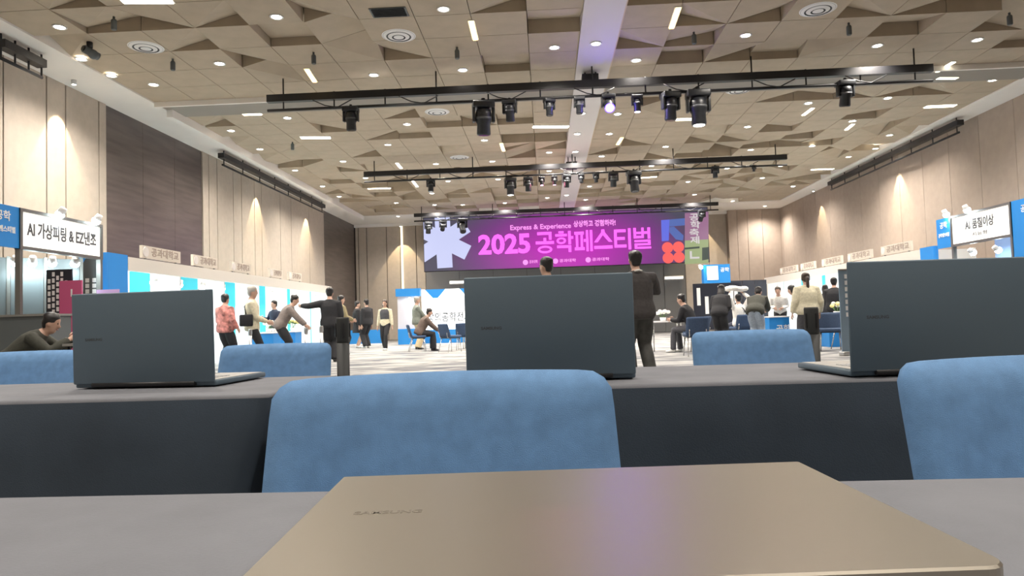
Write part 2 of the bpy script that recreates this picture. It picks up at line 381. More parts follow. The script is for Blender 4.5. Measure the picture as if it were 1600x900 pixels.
def diffuser(px, py, label):
    t = thing('air_diffuser', label, 'air vent', atz(px, py, ZC-.002))
    n = 24
    for k, (ra, rb) in enumerate(((.30, .22), (.19, .12), (.09, .0))):
        mb = MB(); z = -.02 - .012*k
        vs = [(ra*math.cos(2*PI*i/n), ra*math.sin(2*PI*i/n), 0 if k == 0 else z+.015) for i in range(n)] + [(max(rb, .001)*math.cos(2*PI*i/n), max(rb, .001)*math.sin(2*PI*i/n), z) for i in range(n)]
        mb.add(vs, [(i, n+i, n+(i+1) % n, (i+1) % n) for i in range(n)], True); obj('ring', mb, M_bwhite, t)
    obj('throat', MB().cyl((0, 0, -.006), (0, 0, -.004), .28, 24), M_bgrey, t)
DL = ['white round air diffuser in the ceiling nearest the left soffit', 'white round air diffuser in the ceiling beside the dark square grille', 'white round air diffuser in the ceiling right of the white band',
      'white round air diffuser just behind the nearest lighting bar', 'white round air diffuser before the second lighting bar', 'white round air diffuser behind the right end of the nearest bar']
for d, l in zip(DIFF, DL): diffuser(d[0], d[1], l)
t = thing('ceiling_grille', 'dark square ventilation grille in a ceiling panel', 'air vent', atz(608, 19, ZC-.004))
obj('frame', MB().bbox((-.3, -.17, -.01), (.3, .17, 0)), M_bgrey, t)
for k in range(6): obj('louvre', MB().box((0, -.13+.052*k, -.016), (.54, .035, .006), Matrix.Rotation(.4, 3, 'X')), M_black, t)
def small_speaker(px, py, label, r=.06):
    t = thing('ceiling_speaker', label, 'speaker', atz(px, py, ZC))
    obj('bracket', MB().cyl((0, 0, 0), (0, 0, -.06), .02, 8), M_bgrey, t)
    obj('housing', MB().tube([(0, 0, -.05), (0, 0, -.07), (0, 0, -.2), (0, 0, -.22)], [r*.8, r, r, r*.8], 12), M_bgrey, t)
SPK = [(178,26),(270,92),(490,82),(714,74),(1326,36),(1084,50),(1577,20),(457,222)]
for (px, py), l in zip(SPK, ['near the left soffit', 'second from the left soffit', 'left of the yellow light slot', 'left of the second yellow slot', 'beside the right round air diffuser', 'right of the long white band', 'in the top right corner', 'behind the left end of the first bar']):
    small_speaker(px, py, 'small grey cylinder speaker hanging from the ceiling ' + l, .045)
t = thing('security_camera', 'dark security camera hanging under the ceiling at the left soffit', 'camera', atz(140, 66, ZC))
obj('mount', MB().cyl((0, 0, 0), (0, 0, -.1), .05, 10), M_black, t)
obj('body', MB().tube([(-.05, -.08, -.14), (.05, .16, -.2)], [.07, .07], 10).ball((.03, .05, -.2), .085), M_bgrey, t)
obj('lens', MB().cyl((-.06, -.1, -.135), (-.05, -.08, -.14), .05, 10), M_scr, t)

# wall washers: small adjustable spots under the soffits that draw the light cones on the walls
def washer(loc, to, label, power=P_WASH, ang=62):
    t = thing('wall_spot', label, 'spotlight', loc)
    obj('can', MB().tube([(0, 0, .0), (0, 0, -.09)], .05, 10), M_bwhite, t)
    obj('bulb', MB().cyl((0, 0, -.092), (0, 0, -.09), .035, 10), M_bulb, t)
    l = lamp('lamp', 'SPOT', (0, 0, -.1), t, power, (1, 0.78, 0.48), spot_size=math.radians(ang), spot_blend=0.12, shadow_soft_size=0.02)
    aim(l, Vector(to)-Vector(loc))
def wash_left(px, py, label, pw=P_WASH):
    y = atx(px, py, XL).y; washer((XL+.34, y, ZS), (XL+.20, y, 3), label, pw, 54)
def wash_right(px, py, label, pw=P_WASH):
    y = atx(px, py, XR).y; washer((XR-.30, y, ZS), (XR-.18, y, 3), label, pw, 48)
wash_left(90, 200, 'small wall spot under left soffit above the near white sign')
wash_left(400, 320, 'small wall spot under left soffit beyond the brown panel')
wash_left(478, 350, 'small wall spot under left soffit near the far corner')
xx = aty(630, 390, YB).x; washer((xx, YB-.6, ZS-.14), (xx, YB-.3, 2.6), 'small wall spot above the light strip on far wall')
wash_right(1404, 255, 'small wall spot under right soffit with the brightest cone', 420)
wash_right(1283, 310, 'small wall spot under right soffit with the farther cone', 300)
xx = aty(1085, 400, YB).x; washer((xx+.3, YB-.6, ZS), (xx+.3, YB-.1, 2.6), 'small wall spot above the beige far wall panel', 300)

# linear tracks along the soffits
def side_track(a, b, x, label, drop):
    p, q = atx(a[0], a[1], x), atx(b[0], b[1], x); y0, y1 = p.y, q.y; z = ZS
    t = thing('lighting_track', label, 'lighting track', (x, (y0+y1)/2, z)); L = (y1-y0)/2
    obj('rail', MB().bbox((-.09, -L, -.24), (.09, L, -.10)), M_black, t)
    obj('lower_pipe', MB().cyl((0, -L*.98, -.42), (0, L*.98, -.42), .03, 8), M_black, t)
    n = max(3, int(2*L/1.2))
    for k in range(n+1):
        y = -L*.96 + 2*L*.96*k/n
        obj('hanger', MB().cyl((0, y, 0), (0, y, -.42), .018, 6), M_black, t)
side_track((0, 46), (66, 82), -8.95, 'black lighting bar under left soffit nearest the camera', .3)
side_track((345, 237), (505, 314), -9.0, 'long black lighting bar under left soffit toward the far end', .3)
side_track((1500, 180), (1296, 275), 11.2, 'long black lighting bar under the right soffit', .3)

# ------------------------------------------------------------------ trusses and moving heads
def cross_bar(a, b, Y, label, dz):
    p, q = aty(*a, Y), aty(*b, Y); z = (p.z+q.z)/2; L = (q.x-p.x)/2; s = 1.0
    t = thing('lighting_bar', label, 'lighting bar', ((p.x+q.x)/2, Y, z))
    obj('upper_rail', MB().bbox((-L, -.06, -.075), (L, .06, .075)), M_black, t)
    obj('lower_pipe', MB().cyl((-L, 0, -dz), (L, 0, -dz), .03, 10), M_black, t)
    n = 12
    for k in range(n+1): x = -L*.95+2*L*.95*k/n; obj('hanger', MB().cyl((x, 0, -dz), (x, 0, .1 if k % 3 else ZC-z), .016, 6), M_black, t)
    for k in range(7): x = -L*.8+1.6*L*k/6+.13; obj('cable', MB().tube([(x-.5, -.05, -.08), (x-.25, -.06, -.08-dz*.5), (x, -.03, -dz), (x+.3, -.05, -.1)], .012, 5), M_blackp, t)
    return p, q
NB = ['nearest', 'second', 'farthest']
YT = [14.0, 21.6, 30.6]
cross_bar((418, 157), (1456, 105), YT[0], 'nearest black lighting bar hung across the hall', .24)
cross_bar((569, 274), (1229, 244), YT[1], 'second black lighting bar hung across the hall', .24)
cross_bar((647, 337), (1122, 318), YT[2], 'farthest black lighting bar in front of the screen', .26)
M_lens = mat('lens_glass', (0.02, 0.02, 0.025), 0.1)
M_fix = mat('fixture_black', (0.018, 0.020, 0.024), 0.4, var=0.2, scale=12)
M_fixg = mat('fixture_grey', (0.09, 0.095, 0.10), 0.4)
def moving_head(px, ytop, ybot, Y, label, tilt=0.0, turn=0.0, lens=None, beam=None, group=None):
    top = aty(px, ytop, Y); bot = aty(px, ybot, Y); s = top.z-bot.z
    t = thing('moving_head_light', label, 'stage light', top, turn, group); t.scale = (s, s, s)
    obj('clamp', MB().cyl((0, 0, .12), (0, 0, 0), .06, 8).box((0, 0, .02), (.2, .1, .05)), M_fix, t)
    obj('base', MB().rbox((0, 0, -.1), (.66, .48, .19), .03), M_fix, t)
    for sx in (-1, 1): obj('yoke_arm', MB().rbox((sx*.30, 0, -.37), (.085, .22, .5), .03), M_fix, t)
    R = Matrix.Rotation(tilt, 3, 'X'); c = Vector((0, 0, -.47))
    def q(z): return c + R @ Vector((0, 0, z))
    hd = obj('lamp_head', MB().tube([q(.26), q(.24), q(.1), q(-.12), q(-.2), q(-.48), q(-.53)], [.14, .215, .25, .245, .20, .215, .195], 16), M_fix, t)
    obj('vent_band', MB().tube([q(.02), q(-.05)], [.254, .252], 16), M_fixg, hd)
    if lens is G_blue: obj('halo_ring', MB().tube([q(-.528), q(-.532)], [.24, .24], 18), glow('halo_ring_blue', (.06, .03, 1), 9), hd)  # glowing ring added to imitate the blue halo around the lens
    obj('lens', MB().tube([q(-.53), q(-.536)], [.165 if lens is not G_blue else .19, .16], 16), lens or M_lens, hd)
    if beam:
        d = R @ Vector((0, 0, -1))
        l = lamp('lamp', 'POINT', q(-.62), t, beam[0], beam[1], shadow_soft_size=.06)
    return t
G_blue0 = 0
G_blue = glow('lens_blue_lit', (0.55, 0.45, 1.0), 60); G_viol = glow('lens_violet', (0.75, 0.7, 1), 12); G_warm = glow('lens_white_lit', (1, 1, 0.95), 8); G_pink = glow('lens_pink', (1, 0.3, 0.6), 6)
ordn = ['first', 'second', 'third', 'fourth', 'fifth', 'sixth', 'seventh', 'eighth', 'ninth', 'tenth', 'eleventh', 'twelfth']
L1 = [(548,168,204,.1,0,None,None,'black stage light at the left of the nearest bar'), (755,160,211,.15,.2,None,None,'largest black stage light left of centre on the nearest bar'),
 (796,157,190,.2,-.2,None,None,'black stage light right beside the largest left one on the nearest bar'), (858,155,181,0,.4,None,None,'small black stage light left of the white band on nearest bar'),
 (905,152,178,0,0,None,None,'short black stage light in front of the white ceiling band'), (950,148,180,-.95,.05,G_blue,(28,(0.16,0.10,1)),'stage light shining blue toward the camera on nearest bar'),
 (995,149,175,0,0,G_viol,(12,(.4,.3,1)),'small stage light with a violet lens right of the blue one'), (1047,145,188,.1,.3,None,None,'black stage light left of the tall right one on nearest bar'),
 (1090,142,196,0,0,G_warm,None,'tall black stage light right of centre on the nearest bar'), (1320,127,166,.2,.1,None,None,'black stage light near the right end of the nearest bar')]
for px, a, b, ti, tu, ln, bm, lb in L1: moving_head(px, a, b, YT[0], lb, ti, tu, ln, bm)
L2 = [(673,280,300),(797,278,305),(825,277,299),(846,276,290),(866,275,289),(885,273,293),(908,272,286),(931,271,285),(958,269,292),(990,268,300),(1117,260,278),(1178,258,268)]
for k, (px, a, b) in enumerate(L2):
    ln = {1: G_warm, 3: G_pink, 4: G_pink}.get(k); 
    moving_head(px, a, b, YT[1], ordn[k] + ' black stage light from the left on the second bar', .15*(k % 3-1), .3*(k % 2), ln, (14, (1, .25, .4)) if k in (3, 4) else None)
L3 = [(669,347,365,.3),(692,345,362,.9),(722,342,365,-.5),(1096,328,346,.6)]
for k, (px, a, b, ti) in enumerate(L3): moving_head(px, a, b, YT[2], ordn[k] + ' black stage light from the left on the farthest bar', ti, .3, G_warm if k == 0 else None)
for px, py, Y, l in ((922, 126, YT[0]+.35, 'nearest'), (893, 259, YT[1]+.35, 'second')):
    p = aty(px, py, Y); t = thing('junction_box', 'black box on the white ceiling band above the %s bar' % l, 'junction box', p)
    hh = ZC-.05-p.z
    obj('case', MB().rbox((0, 0, 0), (.34, .25, .22), .015), M_blackp, t); [obj('drop_rod', MB().cyl((x_, 0, 0), (x_, 0, hh), .016, 6), M_black, t) for x_ in (-.1, .12)]

# ------------------------------------------------------------------ LED screen
YS = 33.6
sx0, sx1 = aty(663, 400, YS).x, aty(1107, 380, YS).x
sz0, sz1 = aty(663, 424, YS).z, aty(663, 341, YS).z
scr = thing('led_screen', 'wide stage screen showing pink festival title on dark violet', 'screen', ((sx0+sx1)/2, YS, sz0))
cx0 = (sx0+sx1)/2
def sp(px, py): p = aty(px, py, YS); return (p.x-cx0, p.z-sz0)
W2, HH = (sx1-sx0)/2, sz1-sz0
m = bpy.data.materials.new('led_picture'); m.use_nodes = True; nt = m.node_tree; bs = nt.nodes['Principled BSDF']
bs.inputs['Base Color'].default_value = (.01, .01, .012, 1); bs.inputs['Roughness'].default_value = .5
tc = nt.nodes.new('ShaderNodeTexCoord'); mp = nt.nodes.new('ShaderNodeMapping'); g = nt.nodes.new('ShaderNodeTexGradient'); g.gradient_type = 'SPHERICAL'
gx, gz = sp(888, 392); mp.vector_type = 'POINT'
mp.inputs['Scale'].default_value = (1/6.2, 0, 1/2.9); mp.inputs['Location'].default_value = (-gx/6.2, 0, -gz/2.9)
cr = nt.nodes.new('ShaderNodeValToRGB'); e = cr.color_ramp.elements
e[0].position = 0.02; e[0].color = (0.056, 0.052, 0.085, 1); e[1].position = 0.80; e[1].color = (0.42, 0.014, 0.38, 1)
x = cr.color_ramp.elements.new(0.28); x.color = (0.14, 0.030, 0.17, 1)
nt.links.new(tc.outputs['Object'], mp.inputs[0]); nt.links.new(mp.outputs[0], g.inputs[0]); nt.links.new(g.outputs[0], cr.inputs[0])
nt.links.new(cr.outputs[0], bs.inputs['Emission Color']); bs.inputs['Emission Strength'].default_value = 1.0
obj('picture', MB().bbox((-W2, 0, 0), (W2, .03, HH)), m, scr)
obj('cabinet', MB().bbox((-W2-.03, .03, -.03), (W2+.03, .2, HH+.03)), M_black, scr)
G_lav = glow('led_lavender', (0.50, 0.53, 0.78), 1.0); G_mag = glow('led_magenta', (1.0, 0.11, 0.92), 1.25); G_mag2 = glow('led_pink', (0.95, 0.30, 0.85), 0.95)
# asterisk of six arms, cut by the screen's left edge
ax, az = sp(693, 376)
cl = -W2
def clip_poly(poly):
    for test in ((lambda p: p[0] >= cl, 0, cl), (lambda p: p[1] <= HH, 1, HH)):
        f, axn, val = test; out = []
        for i in range(len(poly)):
            a, b = poly[i-1], poly[i]
            if f(a) != f(b):
                tt = (val-a[axn])/(b[axn]-a[axn]); out.append((a[0]+(b[0]-a[0])*tt, a[1]+(b[1]-a[1])*tt))
            if f(b): out.append(b)
        poly = out
        if len(poly) < 3: return []
    return poly
am = MB()
def arm(mb, cx, cz, an, L, wd, y):
    d = (math.cos(an), math.sin(an)); n = (-d[1], d[0])
    P = [(cx+n[0]*wd/2, cz+n[1]*wd/2), (cx-n[0]*wd/2, cz-n[1]*wd/2), (cx-n[0]*wd/2+d[0]*L, cz-n[1]*wd/2+d[1]*L), (cx+n[0]*wd/2+d[0]*L, cz+n[1]*wd/2+d[1]*L)]
    P = clip_poly(P)
    if P: k = len(P); mb.add([(a, y, b) for a, b in P]+[(a, 0, b) for a, b in P], [tuple(range(k))]+[(i, k+i, k+(i+1) % k, (i+1) % k) for i in range(k)])
for k in range(6): arm(am, ax, az, -PI/2+k*PI/3+.03, 1.32, .74, -.010-.0008*k)
obj('asterisk_symbol', am, G_lav, scr)
def stext(s, p0, p1, h, mt, bold, y=-.012, name='lettering'):
    a, b = sp(*p0), sp(*p1); return text(s, mt, ((a[0]+b[0])/2, y, (a[1]+b[1])/2), h, scr, name, bold=bold, align='CENTER', width=b[0]-a[0])
stext('2025', (748, 385), (829, 381), 1.27, G_mag, .042)
def ring(cx, cy, rx, ry, t): return ('o', cx, cy, rx, ry, t)
GLY = [
 [(.10,.86,.88,1), (.73,.62,.88,.86), (.43,.55,.58,.72), (0,.42,1,.56), ring(.5,.17,.40,.18,.13)],
 [(.20,.90,.48,1), (.02,.75,.66,.87), ring(.34,.55,.26,.16,.12), (.72,.37,.87,1), (.87,.62,1,.75), (.10,.20,.87,.33), (.72,0,.87,.20)],
 [(.0,.80,.52,.94), (0,.06,.54,.20), (.07,.20,.20,.8), (.33,.20,.46,.8), (.50,.45,.63,.58), (.63,0,.76,1), (.84,0,.98,1)],
 [('p', (.42,1), (.58,1), (.60,.86), (.20,.40), (.0,.40), (.40,.86)), ('p', (.42,.86), (.60,.86), (1,.40), (.80,.40), (.5,.72)), (0,.08,1,.23)],
 [(.04,.82,.68,.96), (.19,.46,.62,.60), (.19,.10,.70,.24), (.04,.10,.19,.82), (.80,0,.95,1)],
 [(.04,.5,.18,1), (.47,.5,.60,1), (.18,.70,.47,.81), (.18,.5,.47,.62), (.60,.70,.80,.82), (.80,.46,.95,1), (.08,.32,.95,.42), (.81,.26,.95,.32), (.08,.16,.95,.26), (.08,.10,.22,.16), (.08,0,.97,.10)]]
for gi, gl in enumerate(GLY):
    x_l = 837.5+30.4*gi; a = sp(x_l, 396-(x_l-837)*.045); b = sp(x_l+27.5, 362-(x_l-837)*.045); gw, gh = b[0]-a[0], b[1]-a[1]
    mb = MB(); PT = lambda u, v: (a[0]+u*gw, a[1]+v*gh)
    for st in gl:
        if st[0] == 'o':
            _, cx, cy, rx, ry, tt = st; n = 20; vs = []
            for yv in (-.012, 0):
                for (qx, qy) in ((rx, ry), (rx-tt, ry-tt*.75)):
                    for k in range(n): u, v = PT(cx+qx*math.cos(2*PI*k/n), cy+qy*math.sin(2*PI*k/n)); vs.append((u, yv, v))
            mb.add(vs, [(k, (k+1) % n, n+(k+1) % n, n+k) for k in range(n)] + [(k, 2*n+k, 2*n+(k+1) % n, (k+1) % n) for k in range(n)])
        elif st[0] == 'p':
            P = [PT(*q_) for q_ in st[1:]]; k = len(P)
            mb.add([(u, -.012, v) for u, v in P]+[(u, 0, v) for u, v in P], [tuple(range(k))]+[(i, k+i, k+(i+1) % k, (i+1) % k) for i in range(k)])
        else:
            u0_, v0_ = PT(st[0], st[1]); u1_, v1_ = PT(st[2], st[3]); mb.bbox((u0_, -.012, v0_), (u1_, 0, v1_))
    obj('title_letter', mb, G_mag, scr)
stext('Express & Experience', (797, 357), (892, 352), .33, G_mag2, .008)
stext('상상하고 경험하라!', (896, 351), (962, 348), .32, G_mag2, .012)
for px, x1 in ((823, 833), (866, 902), (921, 955)):
    pass
for c_, t0, t1 in (((821, 410), 827, 840), ((868, 408), 874, 900), ((919, 406), 925, 952)):
    q = sp(*c_); obj('logo_dot', MB().tube([(q[0], -.012, q[1]), (q[0], 0, q[1])], .13, 12), G_mag2, scr)
    stext('공과대학', (t0, c_[1]-.3), (t1, c_[1]-1), .17, G_mag2, .004)
# right end graphics: blue arrow, red flower, coloured block with a vertical column of letters
G_bl = glow('led_blue', (0.10, 0.13, 0.62), 1.0); G_bl2 = glow('led_blue_dim', (0.07, 0.12, 0.36), 1.0); G_red = glow('led_red', (0.80, 0.10, 0.09), 1.0)
def slab(name, pxs, mt, y=-.008):
    P = [sp(*p) for p in pxs]; k = len(P)
    return obj(name, MB().add([(a, y, b) for a, b in P]+[(a, 0, b) for a, b in P], [tuple(range(k))]+[(i, k+i, k+(i+1) % k, (i+1) % k) for i in range(k)]), mt, scr)
slab('arrow_bar', [(1033, 344), (1046, 343), (1045, 376), (1034, 377)], G_bl)
slab('arrow_bar', [(1046, 343), (1070, 341), (1070, 352), (1046, 354)], G_bl2)
slab('arrow_bar', [(1046, 355), (1053, 354), (1068, 368), (1067, 376), (1056, 374), (1046, 363)], G_bl2, -.009)
for px, py in ((1043, 387), (1060, 386), (1044, 403), (1061, 402)):
    q = sp(px, py); obj('petal', MB().tube([(q[0], -.012, q[1]), (q[0], 0, q[1])], .265, 20), G_red, scr)
slab('color_block', [(1070, 333), (1107, 331), (1107, 374), (1070, 376)], glow('led_mauve', (0.26, 0.12, 0.22), 1.0))
slab('color_block', [(1070, 376), (1107, 374), (1107, 411), (1070, 413)], glow('led_green', (0.27, 0.33, 0.16), 1.0))
slab('color_block', [(1097, 387), (1107, 386), (1107, 405), (1097, 407)], glow('led_dark', (0.03, 0.05, 0.04), 1.0), -.010)
slab('color_block', [(1070, 387), (1093, 385), (1093, 388), (1070, 390)], glow('led_dark', (0.03, 0.05, 0.04), 1.0), -.010)
G_let = glow('led_letters', (0.55, 0.52, 0.52), 1.0)
for k, s in enumerate('공학축제'):
    q = sp(1083+ (k % 2)*1.5, 340 + 12*k); text(s, G_let, (q[0]+.05, -.012, q[1]), .37, scr, 'lettering', bold=.008, align='CENTER', sx=1.4)
q = sp(1085, 400); text('ㄴ', G_let, (q[0], -.014, q[1]), .7, scr, 'lettering', bold=.02, align='CENTER')
# glare and light stripes on the wall below, imitated by glowing bars
for (a, b, lb) in (((1038, 436), (1068, 432), 'right'), ((702, 442), (731, 440), 'left')):
    p, q = aty(*a, YB-.1), aty(*b, YB-.1)
    t = thing('wall_glare_strip', 'slim glowing strip imitating glare on wall below the %s end of the screen' % lb, 'glare stripe', ((p.x+q.x)/2, YB-.06, (p.z+q.z)/2)); L = (q.x-p.x)/2
    obj('housing', MB().rbox((0, 0, 0), (2*L, .1, .2), .02), M_bwhite, t); obj('diffuser', MB().bbox((-L+.03, -.06, -.05), (L-.03, -.05, .05)), glow('wall_glare', (1, .97, .9), 2.0), t)

# ------------------------------------------------------------------ furniture near the camera
TZ = 0.745
def table(x0, x1, y0, y1, label, clabel, g, g2, drop=TZ-.02, pull=0):
    t = thing('conference_table', label, 'table', ((x0+x1)/2, (y0+y1)/2, 0), group=g); L, D = (x1-x0)/2-.012, (y1-y0)/2-.012
    obj('tabletop', MB().bbox((-L, -D, TZ-.03), (L, D, TZ-.003)), M_wood, t)
    for sx in (-1, 1):
        for sy in (-1, 1): obj('leg', MB().cyl((sx*(L-.14), sy*(D-.05), 0), (sx*(L-.14), sy*(D-.05), TZ-.03), .017, 8), M_black, t)
    # cloth: flat top, rounded edge, hanging sides with soft folds
    mb = MB(); pts = []; r = .008
    n = 60; m_ = 12
    def outline(u, off):     # rounded rectangle perimeter
        per = [(x0-off, y0-off), (x1+off, y0-off), (x1+off, y1+off), (x0-off, y1+off)]
        return per
    perim = []
    for (ax_, ay_), (bx_, by_) in zip([(x0, y0), (x1, y0), (x1, y1), (x0, y1)], [(x1, y0), (x1, y1), (x0, y1), (x0, y0)]):
        k = max(8, int(math.hypot(bx_-ax_, by_-ay_)/.025))
        nx, ny = (by_-ay_), -(bx_-ax_); ln = math.hypot(nx, ny)
        for i in range(k): perim.append((ax_+(bx_-ax_)*i/k, ay_+(by_-ay_)*i/k, nx/ln, ny/ln, i/k))
    N = len(perim); levels = [(0, TZ, -.008), (.3, TZ-.0025, -.002), (1, TZ-.008, 0)] + [(2, TZ-.008-drop*j/8, .004) for j in range(1, 9)]
    vs = []
    for li, (kk, z, off) in enumerate(levels):
        dep = max(0, (TZ-.01-z)/TZ)
        for (x, y, nx, ny, u) in perim:
            wv = (math.sin(x*23+y*31)*.6+math.sin(x*11.3-y*17+1)*.8)*.010*dep**.7
            edge = min(u, 1-u); fl = .02*dep*math.exp(-(edge*18)**2)
            o_ = off+max(0, wv+.006*dep)+fl
            pl_ = pull*min(dep, .3)*max(0, 1-(x1-x)/.25)
            vs.append((x+nx*o_-pl_, y+ny*o_, z))
    fs = [(l*N+i, l*N+(i+1) % N, (l+1)*N+(i+1) % N, (l+1)*N+i) for l in range(len(levels)-1) for i in range(N)]
    fs = [tuple(reversed(f)) for f in fs] + [tuple(range(N))]
    mb.add(vs, fs, False)
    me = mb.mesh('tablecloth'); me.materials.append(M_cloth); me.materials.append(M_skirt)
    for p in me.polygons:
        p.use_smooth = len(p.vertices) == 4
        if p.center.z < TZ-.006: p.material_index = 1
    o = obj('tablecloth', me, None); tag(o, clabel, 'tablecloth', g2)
    return o
table(-.70, 1.18, .11, .578, 'table nearest the camera hidden under a grey cloth', 'grey tablecloth on the nearest table under the closed laptop', None, None, .2)
table(-2.36, -.562, 1.40, 1.865, 'left table of the second row hidden under a dark cloth', 'dark tablecloth on the second row table at left', None, None, pull=.24)
table(-.525, 1.24, 1.40, 1.865, 'middle table of the second row hidden under a dark cloth', 'dark tablecloth on the second row table at centre', None, None)
table(1.30, 3.07, 1.40, 1.865, 'right table of the second row hidden under a dark cloth', 'dark tablecloth on the second row table at right edge', None, None)

def laptop_closed():
    W, D = .356, .232
    a, b = atz(540, 741, TZ+.018), atz(1255, 724, TZ+.018); c = (a+b)/2; rz = math.atan2(b.y-a.y, b.x-a.x) + math.radians(2.6)
    t = thing('laptop', 'closed grey laptop with painted-in warm ceiling reflection on the nearest table', 'laptop', (c.x, c.y, TZ), rz)
    W = (b-a).length; R = .012
    def rr(z, ins, mbm):
        out = []
        for cx, cy, a0 in ((W/2-R, -R, 0), (-W/2+R, -R, 90), (-W/2+R, -D+R, 180), (W/2-R, -D+R, 270)):
            r_ = (R if cy < -D/2 else .003); 
            cx2 = math.copysign(W/2-r_, cx); cy2 = -r_ if cy > -D/2 else -D+r_
            for k in range(7): an = math.radians(a0+15*k); out.append((cx2+(r_-ins)*math.cos(an), cy2+(r_-ins)*math.sin(an), z))
        return out
    def slab_(levels, nm, mt):
        vs = []; n = 28
        for z, ins in levels: vs += rr(z, ins, None)
        fs = [(l*n+i, l*n+(i+1) % n, (l+1)*n+(i+1) % n, (l+1)*n+i) for l in range(len(levels)-1) for i in range(n)]
        fs += [tuple(reversed(range(n))), tuple((len(levels)-1)*n+i for i in range(n))]
        return obj(nm, MB().add(vs, fs), mt, t)
    slab_([(.002, .003), (.004, .0005), (.0095, 0), (.0105, .0004)], 'base', M_lapd)
    slab_([(.0112, .0004), (.0118, 0), (.0168, 0), (.018, .0012)], 'lid', M_lapn)
    for sx in (-.13, .13):
        for sy in (-.03, -.2): obj('rubber_foot', MB().cyl((sx, sy, 0), (sx, sy, .002), .008, 8), M_black, t)
    obj('hinge', MB().cyl((-.12, -D+.001, .011), (.12, -D+.001, .011), .0028, 8), M_black, t)
    p, q = atz(553, 803, TZ+.018), atz(660, 798, TZ+.018)
    inv = Matrix.Rotation(-rz, 3, 'Z'); pl = inv @ (p-Vector((c.x, c.y, TZ))); ql = inv @ (q-Vector((c.x, c.y, TZ)))
    text('SAMSUNG', M_logon, ((pl.x+ql.x)/2, (pl.y+ql.y)/2, .0181), .0085, t, 'brand_lettering', rot=(0, 0, 0), bold=.0002, align='CENTER', width=ql.x-pl.x, ext=.00008)
laptop_closed()
def laptop_open(px_l, px_r, py_b, d, rz, label, tilt=1.5, Hh=.214):
    """lid back faces the camera, keyboard on the far side; px_l..px_r foot of the lid"""
    p, q = aty(px_l, py_b, d), aty(px_r, py_b, d); W = .358; D = .24
    t = thing('laptop', label, 'laptop', ((p.x+q.x)/2, d, TZ), rz)
    obj('base', MB().rbox((0, D/2+.004, .0095), (W, D, .013), .004, 2), M_lapd, t)
    dk = obj('deck', MB().bbox((-W/2+.008, .012, .0162), (W/2-.008, D-.004, .0168)), M_lapb, t)
    kb = MB()
    for r in range(5):
        for k in range(14): kb.bbox((-.145+.0208*k, .04+.0185*r, .0168), (-.128+.0208*k, .055+.0185*r, .0182))
    tag(obj('keys', kb, M_keys, dk), kind='stuff')
    obj('touchpad', MB().bbox((-.06, .15, .0168), (.06, .225, .0172)), M_lapd, dk)
    for sx in (-.14, .14):
        for sy in (.03, .21): obj('rubber_foot', MB().cyl((sx, sy, 0), (sx, sy, .004), .008, 8), M_black, t)
    
    lid = obj('lid', MB().rbox((0, 0, Hh/2), (W, .006, Hh), .0028, 2), M_lapd, t); lid.location = (0, 0, .012); lid.rotation_euler = (math.radians(tilt), 0, 0)
    obj('screen', MB().bbox((-W/2+.006, .003, .012), (W/2-.006, .0036, Hh-.006)), M_scr, lid)
    text('SAMSUNG', M_logo, (-W/2+.056, -.0031, Hh*.49), .0085, lid, 'brand_lettering', bold=.0003, align='CENTER', width=.044, ext=.00008)
    obj('hinge', MB().cyl((-.13, 0, .010), (.13, 0, .010), .006, 10), M_black, t)
laptop_open(110, 340, 607, 1.61, math.radians(-5), 'open graphite laptop seen from behind on the left second row table')
laptop_open(738, 985, 588, 1.50, math.radians(0), 'open graphite laptop seen from behind before the pink screen')
laptop_open(1334, 1610, 577, 1.415, math.radians(4), 'open graphite laptop cut by the right edge of the photo')

